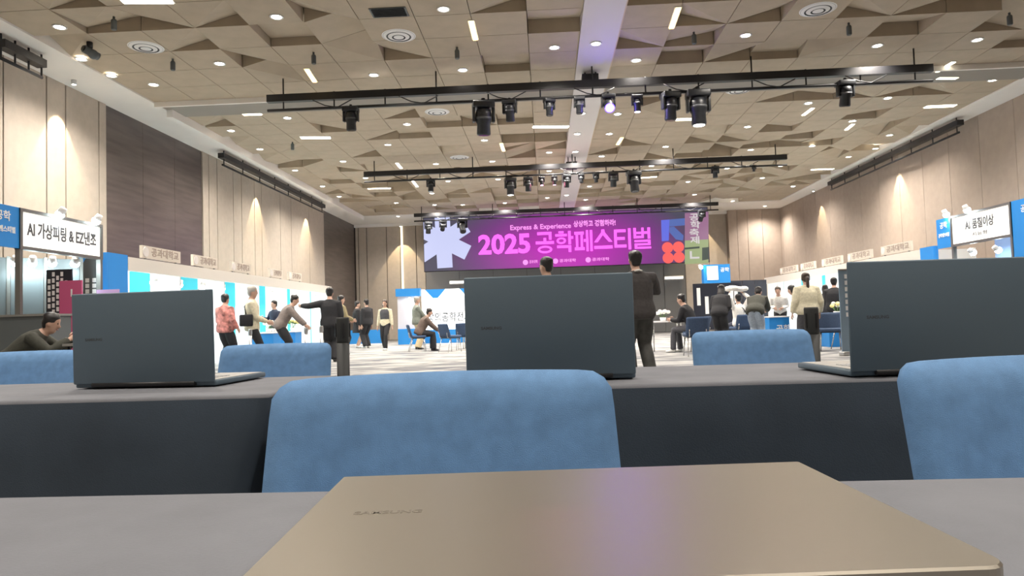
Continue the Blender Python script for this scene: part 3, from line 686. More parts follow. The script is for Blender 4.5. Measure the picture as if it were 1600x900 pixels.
def make_chair():
    t = thing('conference_chair', '', 'chair')
    # upholstered back: rounded-corner slab, gently dished, facing -Y
    W, Hb, z0 = .468, .36, .446; nx, nz = 22, 16; mb = MB(); vs = []; fs = []
    def sh(u, v):                      # u,v in -1..1 -> rounded rectangle
        a, b = u, v; w = W/2*(1-.030*max(0, (v+1)/2)**1.5); h = Hb/2
        r = .030; x = a*w; z = b*h; cx, cz = w-r, h-r
        if abs(x) > cx and abs(z) > cz:
            dx, dz = abs(x)-cx, abs(z)-cz; l = max(dx, dz); nrm = math.hypot(dx, dz) or 1
            x = math.copysign(cx+dx/nrm*l, x); z = math.copysign(cz+dz/nrm*l, z)
        return x, z
    th = .028
    for side in (-1, 1):
        for j in range(nz+1):
            for i in range(nx+1):
                u, v = -1+2*i/nx, -1+2*j/nz
                x, z = sh(u, v); edge = max(abs(u), abs(v)); pf = (1-max(0, (edge-.72)/.28)**3)
                z += .003*(1-(x/(W/2))**2)*max(0, v)
                y = side*(.006+th*pf*.8) + .045*((x/(W/2))**2)*(-1) + .10*((z+Hb/2)/Hb) 
                vs.append((x, y, z0+Hb/2+z))
    S = (nx+1)*(nz+1)
    for j in range(nz):
        for i in range(nx):
            a = j*(nx+1)+i; fs.append((a, a+1, a+nx+2, a+nx+1)); b = a+S; fs.append((b, b+nx+1, b+nx+2, b+1))
    bd = [(i, 0) for i in range(nx)] + [(nx, j) for j in range(nz)] + [(i, nz) for i in range(nx, 0, -1)] + [(0, j) for j in range(nz, 0, -1)]
    ids = [j*(nx+1)+i for i, j in bd]
    for k in range(len(ids)):
        a, b = ids[k], ids[(k+1) % len(ids)]; fs.append((a, a+S, b+S, b))
    mb.add(vs, fs, True); obj('backrest', mb, M_chair, t)
    obj('seat', MB().rbox((0, -.24, .44), (.46, .44, .075), .03, 4), M_chair, t)
    obj('seat_frame', MB().bbox((-.2, -.42, .385), (.2, -.05, .403)), M_blackp, t)
    for sx in (-1, 1):
        obj('leg', MB().tube([(sx*.19, -.40, .40), (sx*.215, -.44, 0)], [.013, .011], 8), M_chrome, t)
        obj('leg', MB().tube([(sx*.19, -.06, .40), (sx*.215, .05, 0)], [.013, .011], 8), M_chrome, t)
        obj('back_support', MB().tube([(sx*.17, -.10, .395), (sx*.17, .02, .42), (sx*.17, .045, .56)], [.011, .011, .009], 8), M_chrome, t)
    return t
ch0 = make_chair(); ch_used = False
def chair(x, y, rz, label, group, sc_=1.0):
    global ch_used
    o = ch0 if not ch_used else copy_tree(ch0); ch_used = True
    o.location = (x, y, 0); o.rotation_euler = (0, 0, rz); o['label'] = label; o['group'] = group; o.scale = (sc_,)*3; return o
CG = 'blue conference chairs'
chair(-.138, .895, .07, 'blue upholstered chair behind the closed laptop at centre', CG)
chair(.685, .90, .03, 'blue upholstered chair at the right edge under the big laptop', CG)
chair(-1.11, 2.80, 0.03, 'blue chair behind the left open laptop beside the black post', CG)
chair(.79, 2.72, 0.03, 'blue chair right of the central laptop beside the right black post', CG)
chair(-2.14, 2.80, 0.0, 'blue chair at the left edge behind the left laptop', CG)

def belt_post(px, py_top, d, label, mt, group=None, r=.032):
    p = aty(px, py_top, d)
    t = thing('barrier_post', label, 'barrier post', (p.x, d, 0), group=group); h = p.z
    obj('base', MB().tube([(0, 0, 0), (0, 0, .012), (0, 0, .03)], [.17, .17, .06], 20), mt, t)
    obj('pole', MB().cyl((0, 0, .02), (0, 0, h-.12), r, 16), mt, t)
    hd = MB().tube([(0, 0, h-.13), (0, 0, h-.12), (0, 0, h-.008), (0, 0, h)], [r, r*1.04, r*1.04, r*.95], 16)
    obj('belt_head', hd, mt, t)
    for k in range(4):
        a = PI/2*k+.4; obj('belt_slot', MB().box((math.cos(a)*r*1.02, math.sin(a)*r*1.02, h-.065), (.012, .010, .07), Matrix.Rotation(a, 3, 'Z')), M_blackp if mt is not M_silver else M_silver, t)
M_post = mat('post_black', (0.022, 0.024, 0.024), 0.55)
belt_post(535, 496, 3.55, 'black barrier post right of the left blue chair', M_post)
belt_post(1267, 480, 3.45, 'black barrier post right of the right blue chair', M_post)
belt_post(391, 514, 13.5, 'silver barrier post beside the person in cream', M_silver)
belt_post(478, 512, 13.5, 'silver barrier post left of the man in the black suit', M_silver)
belt_post(502, 509, 13.0, 'silver barrier post in front of the man in the black suit', M_silver)

# ------------------------------------------------------------------ exhibition booths
def spot_fixture(parent, loc, d, power, ang=120, col=(0.74, 0.95, 1)):
    t = obj('spotlight', MB().tube([Vector(loc)-Vector(d).normalized()*.06, Vector(loc)+Vector(d).normalized()*.06], [.05, .07], 10), M_bwhite, parent)
    q = Vector(loc)+Vector(d).normalized()*.064
    obj('bulb', MB().ball(q, .072, 12, 8), M_boothb, t)
    l = lamp('lamp', 'SPOT', q+Vector(d).normalized()*.08, t, power, col, spot_size=math.radians(ang), spot_blend=.6, shadow_soft_size=.05); aim(l, d)

def booth_row(sgn, xf, y0, y1, label, ends, signs, pw, bays, grp):
    """row of shell booths along a side wall; front plane x = xf, opening toward the hall"""
    t = thing('booth_row', label, 'exhibition booth', (xf, (y0+y1)/2, 0)); L = (y1-y0)/2; dp = 1.25; s = sgn; Z = 2.30
    obj('header', MB().bbox((-.05, -L, Z-.26), (.05, L, Z)), M_bcream, t)
    obj('rear_wall', MB().bbox((s*dp, -L, 0), (s*(dp+.05), L, Z)), M_bwhite, t)
    n = bays; bw = 2*L/n
    for k in range(n+1):
        y = -L+bw*k
        obj('side_wall', MB().bbox((s*.06, y-.02, 0), (s*dp, y+.02, Z-.02)), M_bwhite if 0 < k < n else M_bcream, t)
    for k in range(1, n+1):
        y = -L+bw*k-.02
        obj('cyan_panel', MB().bbox((s*.74, y-.015, .1), (s*(dp-.05), y, 2.2)), M_cyan, t)
        obj('side_poster', MB().bbox((s*.14, y-.015, .8), (s*.66, y, 1.95)), M_posterw, t)
    for k in range(n):
        y = -L+bw*(k+.5)
        obj('back_poster', MB().bbox((s*(dp-.02), y-bw*.20, .75), (s*dp, y+bw*.36, 2.05)), M_posterw, t)
        obj('cyan_panel', MB().bbox((s*(dp-.015), y-bw*.47, .1), (s*dp, y-bw*.24, 2.15)), M_cyan, t)
        obj('light_beam', MB().bbox((s*.35-.02, y-bw/2+.03, Z-.12), (s*.35+.02, y+bw/2-.03, Z-.08)), M_frame, t)
        for q in (-.25, .25): spot_fixture(t, (s*.35, y+q*bw, Z-.34), (s*.28, 0, -.95), pw)
    obj('end_column', MB().bbox((-.06, -L-.62, 0), (.05, -L-.01, Z+.03)), M_blue, t)
    for a, b in signs:
        p, q = atx(*a, xf), atx(*b, xf); ya, yb = sorted((p.y, q.y)); yc = (ya+yb)/2-(y0+y1)/2; ln = (yb-ya)
        sg = obj('name_sign', MB().bbox((-.03, yc-ln/2, Z+.03), (.03, yc+ln/2, Z+.28)), mat('sign_board_cream', (.66, .60, .52), .6), t)
        for q_ in (-.4, .4): obj('sign_foot', MB().bbox((-.02, yc+q_*ln-.02, Z), (.02, yc+q_*ln+.02, Z+.03)), M_frame, sg)
        near = yc-ln/2 if s < 0 else yc+ln/2
        obj('emblem', MB().tube([(-s*.03, yc-(ln/2-.14)*(-s)*-1 if False else (yc-ln/2+.12 if s < 0 else yc+ln/2-.12), Z+.155), (-s*.04, (yc-ln/2+.12 if s < 0 else yc+ln/2-.12), Z+.155)], .10, 14), mat('sign_white', (.78, .74, .70), .5), sg)
        text('공과대학교', mat('sign_letter_brown', (.38, .31, .26), .6), (-s*.032, yc+.1*(-s)*-1 if False else (yc+.12 if s < 0 else yc-.12), Z+.155), .19, sg, rot=(PI/2, 0, PI/2 if s < 0 else -PI/2), bold=.004, align='CENTER', width=max(.3, ln-.42))
    return t
yA, yB_ = atx(196, 395, -8.0).y, atx(516, 440, -8.0).y
booth_row(-1, -8.0, yA, yB_, 'long lit row of white booths along the left wall', None,
  [((220, 385), (280, 400)), ((300, 397), (338, 410)), ((360, 405), (390, 416)), ((420, 422), (440, 428)), ((450, 428), (470, 436))], P_BOOTH, 6, 'l')
yC, yD = atx(1441, 392, 9.45).y, atx(1196, 435, 9.45).y
booth_row(1, 9.45, yC, yD, 'long lit row of white booths along the right wall', None,
  [((1425, 385), (1378, 392)), ((1363, 397), (1326, 403)), ((1316, 398), (1285, 405)), ((1274, 410), (1252, 414)), ((1246, 416), (1220, 421))], P_BOOTH, 6, 'r')

def corner_booth(sgn, xf, ya, yb, y_blue0, z0, z1, label, txt, tsz, blue2=None, small=None):
    """near booth: gantry with a long white name board, blue end boards, dark walls behind"""
    t = thing('gantry_booth', label, 'exhibition booth', (xf, (ya+yb)/2, 0)); s = sgn; yc = (ya+yb)/2
    A, B = ya-yc, yb-yc
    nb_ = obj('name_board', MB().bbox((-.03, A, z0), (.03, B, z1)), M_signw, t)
    fr = MB(); fr.bbox((-.05, A-.05, z1), (.05, B+.05, z1+.05)); fr.bbox((-.05, A-.05, z0-.05), (.05, B+.05, z0)); fr.bbox((-.05, B, z0), (.05, B+.05, z1)); fr.bbox((-.05, A-.05, z0), (.05, A, z1))
    obj('board_frame', fr, M_frame, nb_)
    text(txt, M_txt, (-s*.032, .0, (z0+z1)/2 + (.06 if small else 0)), tsz, nb_, rot=(PI/2, 0, PI/2 if s < 0 else -PI/2), bold=.006, align='CENTER', width=(B-A)*(.88 if not small else .5))
    if small: text(small, M_txt, (-s*.032, 0, z0+.14), .09, nb_, rot=(PI/2, 0, -PI/2), align='CENTER', width=(B-A)*.26)
    b0, b1 = sorted((y_blue0-yc, A-.05 if y_blue0 < ya else B+.05))
    bl = obj('blue_board', MB().bbox((-.03, b0, z0-.04), (.03, b1, z1+.05)), M_blue, t)
    text('공학', M_wtxt, (-s*.032, (b0+b1)/2, z1-.12), .16, bl, rot=(PI/2, 0, PI/2 if s < 0 else -PI/2), align='CENTER', bold=.003)
    text('공학페스티벌', M_wtxt, (-s*.032, (b0+b1)/2, (z0+z1)/2-.05), .1, bl, rot=(PI/2, 0, PI/2 if s < 0 else -PI/2), align='CENTER', bold=.003, width=(b1-b0)*.75)
    if blue2:
        c0, c1 = sorted((blue2[0]-yc, blue2[1]-yc)); b2 = obj('blue_board', MB().bbox((-.03, c0, blue2[2]), (.03, c1, z1+.05)), M_blue, t)
        text('공학', M_wtxt, (-s*.032, (c0+c1)/2, z1-.15), .16, b2, rot=(PI/2, 0, PI/2 if s < 0 else -PI/2), align='CENTER', bold=.003)
    for y in (A-.02, B+.02): obj('post', MB().bbox((-.04, y-.03, 0), (.04, y+.03, z1+.05)), M_frame, t)
    return t, yc
# left gantry
xa = -7.95
ya, yb = atx(31, 355, xa).y, atx(154, 370, xa).y
z1 = atx(93, 343, xa).z; z0 = atx(93, 393, xa).z
t, yc = corner_booth(-1, xa, ya, yb, 9.6, z0, z1, 'near left booth with white name board over dark panels', 'AI 가상피팅 & EZ낸조', .26)
dpx = -1.35
pa, pb_ = Vector((-9.02-xa, 11.3-yc, 0)), Vector((-8.08-xa, 12.15-yc, 0)); dv = (pb_-pa)
def pline(px):
    k_ = (px-853)/F; d_ = Vector((k_*math.cos(PSI)-math.sin(PSI), math.cos(PSI)+k_*math.sin(PSI))) if False else Vector((ray(px, 450).x, ray(px, 450).y))
    A_, B_ = pa+Vector((xa, yc, 0)), dv; den = B_.x*d_.y-B_.y*d_.x
    return (A_.y*d_.x-A_.x*d_.y)/den
tt_ = [-.45] + [pline(q_) for q_ in (13, 71, 127)]; Rp = Matrix.Rotation(math.atan2(dv.y, dv.x), 3, 'Z'); Lp = dv.length
for a, b in zip(tt_[:-1], tt_[1:]): obj('dark_panel', MB().box(pa+dv*((a+b)/2)+Vector((0, 0, 1.085)), ((b-a)*Lp-.06, .05, 2.17), Rp), M_bgrey, t)
for a in tt_: obj('post', MB().box(pa+dv*a+Vector((0, 0, 1.095)), (.05, .08, 2.19), Rp), M_frame, t)
nv = Rp @ Vector((0, -1, 0))
for a in (.12, .3, .52, .78): spot_fixture(t, pa+dv*a+nv*.35+Vector((0, 0, 2.12)), -nv*.6+Vector((0, 0, -.8)), 16)
for k, px in enumerate((86, 143)):
    p = atx(px, 336 if k == 0 else 346, xa); spot_fixture(t, (.12, p.y-yc, p.z+.06), (-.55, 0, -.8), 20, col=(1, .97, .9))
    obj('lamp_arm', MB().tube([(0, p.y-yc, z1+.04), (.05, p.y-yc, z1+.12), (.12, p.y-yc, p.z+.09)], .012, 6), M_frame, t)
# poster stands by the left gantry
def poster_wall(name, label, x, y, w_, h, z0_, mt, rz, cat='poster', letters=None):
    t = thing(name, label, cat, (x, y, 0), rz)
    obj('panel', MB().bbox((-w_/2, 0, z0_), (w_/2, .03, z0_+h)), mt, t)
    for sx in (-1, 1): obj('leg', MB().bbox((sx*(w_/2-.03)-.015, .03, 0), (sx*(w_/2-.03)+.015, .06, z0_+h*.8)), M_frame, t)
    return t
p = aty(92, 440, 10.9)
t = poster_wall('poster_stand', 'dark poster stand with columns of white writing behind the seated man', p.x, 10.9, .42, 1.35, .55, M_poster, .0)
for i, (dx, zz, n) in enumerate(((-.16, 1.75, 5), (-.09, 1.86, 8), (-.02, 1.80, 7), (.05, 1.86, 9), (.12, 1.72, 6), (.17, 1.5, 5))):
    for k in range(n):
        obj('lettering_block', MB().bbox((dx-.02, -.006, zz-.1*k-.07), (dx+.022, 0, zz-.1*k)), M_wtxt, t)
p = aty(110, 445, 10.7)
t = poster_wall('poster_stand', 'pink poster stand right of the dark written poster', p.x, 10.7, .36, 1.35, .35, M_pink, .0)
text('1', M_wtxt, (.02, -.004, 1.5), .16, t, align='CENTER', bold=.004)
p = aty(139, 430, 12.4)
t = poster_wall('poster_stand', 'grey panel with two vertical white lines of writing', p.x, 12.4, .42, 2.2, .15, M_bgrey, 0)
for dx in (-.03, .10):
    for k in range(9): obj('lettering_block', MB().bbox((dx-.035, -.006, 1.86-.1*k-.075), (dx+.035, 0, 1.86-.1*k)), M_wtxt, t)
if 0: text('\n'.join('전시부스안내'), M_wtxt, (dx, -.004, 1.78), .12, t, align='CENTER', bold=.003)
obj('blue_corner', MB().add([(-.21, -.006, 2.35), (.03, -.006, 2.35), (-.21, -.006, 2.0), (-.21, 0, 2.35), (.03, 0, 2.35), (-.21, 0, 2.0)], [(0, 2, 1), (3, 4, 5), (0, 1, 4, 3), (1, 2, 5, 4), (2, 0, 3, 5)]), M_blue, t)
p = aty(168, 446, 12.0)
t = poster_wall('poster_stand', 'lilac board left of the blue booth column', p.x, 12.0, .40, .40, 1.22, mat('lilac', (.55, .35, .62), .5), 0)
# right gantry
xb = 9.45
yb2, ya2 = atx(1490, 360, xb).y, atx(1581, 350, xb).y
z1 = atx(1536, 330, xb).z; z0 = atx(1536, 374, xb).z
p_blue = atx(1466, 370, xb).y
t, yc = corner_booth(1, xb, ya2, yb2, p_blue, z0, z1, 'near right booth with white name board between blue boards', 'AI 품질이상', .24, (ya2-.06, ya2-.9, z0-.5), '지능형')
obj('rear_wall', MB().bbox((1.3, ya2-yc-1.2, 0), (1.35, p_blue-yc, 2.5)), mat('booth_bluegrey', (.16, .24, .42), .5), t)
for px, py in ((1517, 392), (1556, 388)):
    q = atx(px, py, xb+.5); spot_fixture(t, (.5, q.y-yc, q.z), (.7, 0, -.6), 60)
for px, py in ((1485, 338), (1518, 331)):
    q = atx(px, py, xb); q.z += .1; spot_fixture(t, (-.12, q.y-yc, q.z), (.4, 0, -.8), 20, col=(1, .98, .9)); obj('lamp_arm', MB().tube([(0, q.y-yc, z1+.04), (-.06, q.y-yc, z1+.1), (-.12, q.y-yc, q.z+.04)], .012, 6), M_frame, t)

# back-left booth with the white backdrop
YBk = 28.0
bx0, bx1 = aty(621, 500, YBk).x, aty(800, 500, YBk).x
t = thing('backdrop_booth', 'white backdrop booth with blue triangles below the screen', 'exhibition booth', ((bx0+bx1)/2, YBk, 0)); c0 = (bx0+bx1)/2
q0, q1 = aty(655, 452, YBk), aty(800, 452, YBk)
bd_ = obj('backdrop', MB().bbox((q0.x-c0, .5, .55), (q1.x-c0, .55, q0.z)), mat('backlit_white', (.9, .9, .9), .5, emit=(.97, 1, 1), estr=1.6), t)
zt_ = q0.z
for pxa in (680, 734, 775):
    xc = aty(pxa, 460, YBk+.5).x-c0
    obj('blue_triangle', MB().add([(xc-.42, .49, zt_), (xc+.42, .49, zt_), (xc+.1, .49, zt_-.36), (xc-.1, .49, zt_-.36), (xc-.42, .5, zt_), (xc+.42, .5, zt_), (xc+.1, .5, zt_-.36), (xc-.1, .5, zt_-.36)],
        [(0, 3, 2, 1), (0, 1, 5, 4), (1, 2, 6, 5), (2, 3, 7, 6), (3, 0, 4, 7)]), M_blue, bd_)
text('창의공학전시관', mat('pale_grey_text', (.09, .10, .11), .6), (aty(705, 496, YBk).x-c0, .485, aty(705, 496, YBk).z), .42, bd_, bold=.006, align='CENTER', width=2.1)
obj('base_wall', MB().bbox((q0.x-c0-.9, .45, 0), (q1.x-c0, .6, .55)), M_bluec, t)
a0, a1 = aty(621, 470, YBk), aty(655, 470, YBk)
obj('side_panel', MB().bbox((a0.x-c0, 0, .62), (a1.x-c0, .06, 2.0)), mat('panel_pale', (.55, .54, .60), .5), t)
obj('blue_top', MB().bbox((a0.x-c0-.05, -.1, aty(638, 463, YBk).z), (a1.x-c0+.05, .2, aty(638, 451, YBk).z)), M_bluec, t)
obj('blue_base', MB().bbox((a0.x-c0, -.06, 0), (a1.x-c0, .1, .62)), M_bluec, t)
p = aty(641, 467, YBk); spot_fixture(t, (p.x-c0, -.12, p.z), (.1, -.3, -.9), 25)
# low blue wall at far left, behind the pair in black
p, q = aty(545, 530, 28.6), aty(600, 530, 28.6)
t = thing('low_blue_wall', 'low blue partition behind the two people in black', 'partition', ((p.x+q.x)/2, 28.6, 0)); L = (q.x-p.x)/2
obj('panel', MB().bbox((-L, 0, 0), (L, .08, .62)), M_bluec, t); obj('kick_plate', MB().bbox((-L, -.01, 0), (L, 0, .06)), M_bwhite, t)

# far right small booth: blue box sign, black panel wall
Yr = 27.0
p, q, r_ = aty(1104, 428, Yr), aty(1124, 428, Yr), aty(1141, 428, Yr)
t = thing('corner_booth', 'small far booth with blue box sign and white poster', 'exhibition booth', (q.x, Yr, 0))
zt, zb = aty(1124, 413, Yr).z, aty(1124, 442, Yr).z
obj('sign_box', MB().bbox((p.x-q.x-.1, 0, zb), (r_.x-q.x, .4, zt)), M_bluec, t)
obj('white_sign', MB().bbox((p.x-q.x+.02, -.02, zb+.12), (-.05, 0, zt-.06)), M_signw, t)
text('공학', M_wtxt, ((r_.x-q.x)/2, -.006, zt-.22), .18, t, bold=.003, align='CENTER')
for x in (p.x-q.x, r_.x-q.x-.05): obj('post', MB().bbox((x-.03, 0, 0), (x+.03, .06, zb)), M_frame, t)
spot_fixture(t, (p.x-q.x-.25, -.1, zt-.05), (0.3, -.5, -.6), 25)
p, q = aty(1140, 440, 28.5), aty(1198, 440, 28.5)
t = thing('black_panel_wall', 'black panel wall with poster sheets at far right', 'partition', ((p.x+q.x)/2, 28.5, 0)); L = (q.x-p.x)/2; zt = aty(1165, 438, 28.5).z
for k in range(3): obj('panel', MB().bbox((-L+2*L*k/3+.01, 0, 0), (-L+2*L*(k+1)/3-.01, .06, zt)), mat('panel_navy', (.02, .022, .035), .5), t)
p = aty(1120, 460, 24.5)
t = thing('display_board', 'dark display board with white paper strips below the blue sign', 'display board', (p.x, 24.5, 0))
obj('board', MB().bbox((-.8, 0, .3), (.8, .05, 1.9)), M_poster, t)
for x, zz, h_ in ((-.62, 1.75, .6), (-.35, 1.45, .6), (.1, 1.8, .35), (.5, 1.8, .5), (.65, 1.6, .4)): obj('paper_strip', MB().bbox((x-.06, -.008, zz-h_), (x+.06, 0, zz)), M_posterw, t)
for sx in (-.7, .7): obj('leg', MB().bbox((sx-.03, 0, 0), (sx+.03, .05, .3)), M_frame, t)
# roll-up banner at right
p = aty(1327, 470, 13.6)
t = thing('rollup_banner', 'tall blue-grey roll-up banner left of the right laptop', 'banner', (p.x, 13.6, 0), .35)
obj('sheet', MB().bbox((-.22, 0, .06), (.22, .012, 1.62)), mat('banner_bluegrey', (.20, .28, .36), .5), t); obj('base', MB().rbox((0, .01, .04), (.48, .14, .08), .02), M_silver, t); obj('top_rail', MB().bbox((-.22, -.006, 1.60), (.22, .018, 1.63)), M_silver, t)
for dx, n in ((-.06, 7), (.1, 10)):
    for k in range(n): obj('lettering_block', MB().bbox((dx-.03, -.006, 1.45-.12*k), (dx+.03, 0, 1.53-.12*k)), M_posterw, t)

# counters and their contents
def counter(px, py, Y, w_, label, h=.74, rz=0, logo=True, mt=None):
    p = aty(px, py, Y)
    t = thing('display_counter', label, 'counter', (p.x, Y, 0), rz)
    obj('body', MB().bbox((-w_/2, -.25, .0), (w_/2, .25, h-.03)), (M_bgrey if mt else M_bluec), t); obj('worktop', MB().bbox((-w_/2-.02, -.27, h-.03), (w_/2+.02, .27, h)), M_bwhite if mt is None else M_grey, t)
    if logo: text('공학', M_wtxt, (w_*.18, -.252, h*.55), .2, t, bold=.004, align='CENTER', rot=(PI/2, 0, 0))
    return p.x
X1 = counter(414, 520, 17.5, .62, 'blue display counter right of the person in cream', rz=.0, logo=False)
X2 = counter(441, 522, 19.0, .9, 'blue display counter under the pale flowers at left', logo=False)
X3 = counter(1213, 505, 19.0, .52, 'blue display counter with white mark before the right booths')
X4 = counter(1305, 508, 17.0, .5, 'blue display counter behind the woman in the white blouse')
X5 = counter(1283, 508, 20.55, .6, 'blue display counter farther behind the woman in white')
Xh = counter(20, 500, 9.6, 1.35, 'grey counter behind the seated man at far left', 1.155, 0, False, M_grey)
# pale flowers / goodies on the counters
def goodies(x, y, z, label, cols_, n=9, sp_=.16):
    t = thing('flower_arrangement', label, 'flowers', (x, y, z))
    obj('pot', MB().tube([(0, 0, 0), (0, 0, .09)], [.06, .08], 10), M_bwhite, t)
    for k in range(n):
        a = 2.4*k; r = sp_*math.sqrt((k+.5)/n); zz = .17+.1*random.random()
        st = obj('stem', MB().tube([(0, 0, .06), (r*.6*math.cos(a), r*.6*math.sin(a), .13), (r*math.cos(a), r*math.sin(a), zz)], .006, 5), mat('stem_green', (.10, .22, .06), .6), t)
        obj('bloom', MB().ball((r*math.cos(a), r*math.sin(a), zz+.02), (.055, .055, .04), 8, 6), cols_[k % len(cols_)], st)
M_fy = mat('flower_yellow', (.80, .72, .30), .7); M_fw = mat('flower_white', (.82, .82, .78), .7); M_fg = mat('leaf_green', (.15, .28, .08), .7)
goodies(X2-.22, 19.0, .74, 'pale yellow flowers on the left blue counter', (M_fw, M_fy, M_fw, M_fg), 14, .2)
goodies(X2+.30, 19.0, .74, 'green leafy bunch on the left blue counter', (M_fg, M_fg, M_fy), 9, .14)
goodies(X1+.1, 17.5, .74, 'small white bunch on the counter beside the person in cream', (M_fw,), 7, .12)
goodies(X4+.05, 17.0, .74, 'small yellow flowers on the counter behind the woman in white', (M_fy, M_fw), 7, .14)
p = aty(1116, 520, 17.0)
goodies(p.x, 17.0, 0, 'pale flower arrangement standing on the floor at right', (M_fw, M_fy, M_fg), 12, .2)

# far chairs and small tables
def far_table(px, Y, w_, label, h=.72, col=None):
    p = aty(px, 520, Y); t = thing('side_table', label, 'table', (p.x, Y, 0))
    obj('tabletop', MB().bbox((-w_/2, -.3, h-.03), (w_/2, .3, h)), col or M_bwhite, t)
    for sx in (-1, 1):
        for sy in (-1, 1): obj('leg', MB().cyl((sx*(w_/2-.05), sy*.25, 0), (sx*(w_/2-.05), sy*.25, h-.03), .016, 6), M_chrome, t)
    return p.x
M_chaird = mat('chair_navy_fabric', (0.045, 0.075, 0.14), 0.9, var=0.1, scale=40)
def darken(o):
    for c_ in o.children:
        if c_.name.split('.')[0] in ('backrest', 'seat'): c_.material_slots[0].link = 'OBJECT'; c_.material_slots[0].material = M_chaird
    return o
def far_chair(px, Y, rz, label, sc_=1.0): darken(chair(aty(px, 520, Y).x, Y, rz, label, 'dark blue chairs far off', sc_))
far_chair(724, 21.0, PI, 'dark blue chair just left of the central laptop in the distance')
far_chair(694, 19.9, 2.4, 'thin-legged chair beside the leaning person in brown')
far_chair(1090, 14.6, PI, 'dark blue chair at right behind the seated group')
far_chair(1312, 16.0, .4, 'dark blue chair by the roll-up banner at right', )
far_chair(1296, 15.6, -.3, 'dark blue chair in front of the right display counter')
xt = far_table(1040, 17.2, .75, 'small white table beside the seated person at right')
goodies(xt-.05, 17.2, .72, 'white papers and flowers heap on the small white table', (M_fw,), 7, .16)
xt2 = far_table(745, 22.0, .9, 'white table in front of the backdrop booth')

# ------------------------------------------------------------------ people
SKIN = mat('skin', (0.50, 0.31, 0.23), 0.55); HAIRK = mat('hair_black', (0.012, 0.010, 0.010), 0.45); HAIRB = mat('hair_brown', (0.045, 0.028, 0.02), 0.5); HAIRG = mat('hair_ash', (0.36, 0.34, 0.31), 0.6)
EYE = mat('eye_dark', (0.02, 0.015, 0.012), 0.3); LIP = mat('lip', (0.38, 0.14, 0.12), 0.5); SHOEK = mat('shoe_black', (0.02, 0.02, 0.02), 0.5); SHOEW = mat('shoe_white', (0.75, 0.75, 0.72), 0.6)
dg_tmp = None
def remesh(mb, vox, smooth=4, extra=None):
    me = mb.mesh('tmp'); o = bpy.data.objects.new('tmp', me); C.objects.link(o)
    md = o.modifiers.new('r', 'REMESH'); md.mode = 'VOXEL'; md.voxel_size = vox; md.use_smooth_shade = True
    ms = o.modifiers.new('s', 'SMOOTH'); ms.factor = .5; ms.iterations = smooth
    dg = bpy.context.evaluated_depsgraph_get(); out = bpy.data.meshes.new_from_object(o.evaluated_get(dg))
    bpy.data.objects.remove(o); bpy.data.meshes.remove(me)
    if extra:
        bm = bmesh.new(); bm.from_mesh(out); em = extra.mesh('e'); bm.from_mesh(em); bm.to_mesh(out); bm.free(); bpy.data.meshes.remove(em)
    for p in out.polygons: p.use_smooth = True
    return out
def ik(a, b, l1, l2, pole):
    a, b = Vector(a), Vector(b); d = b-a; L = min(d.length, (l1+l2)*.999); dn_ = d.normalized(); b = a+dn_*L
    x = (l1*l1-l2*l2+L*L)/(2*L); h = math.sqrt(max(0, l1*l1-x*x)); p = Vector(pole); p = (p-dn_*p.dot(dn_))
    p = p.normalized() if p.length > 1e-5 else Vector((0, 1, 0))
    return a+dn_*x+p*h, b
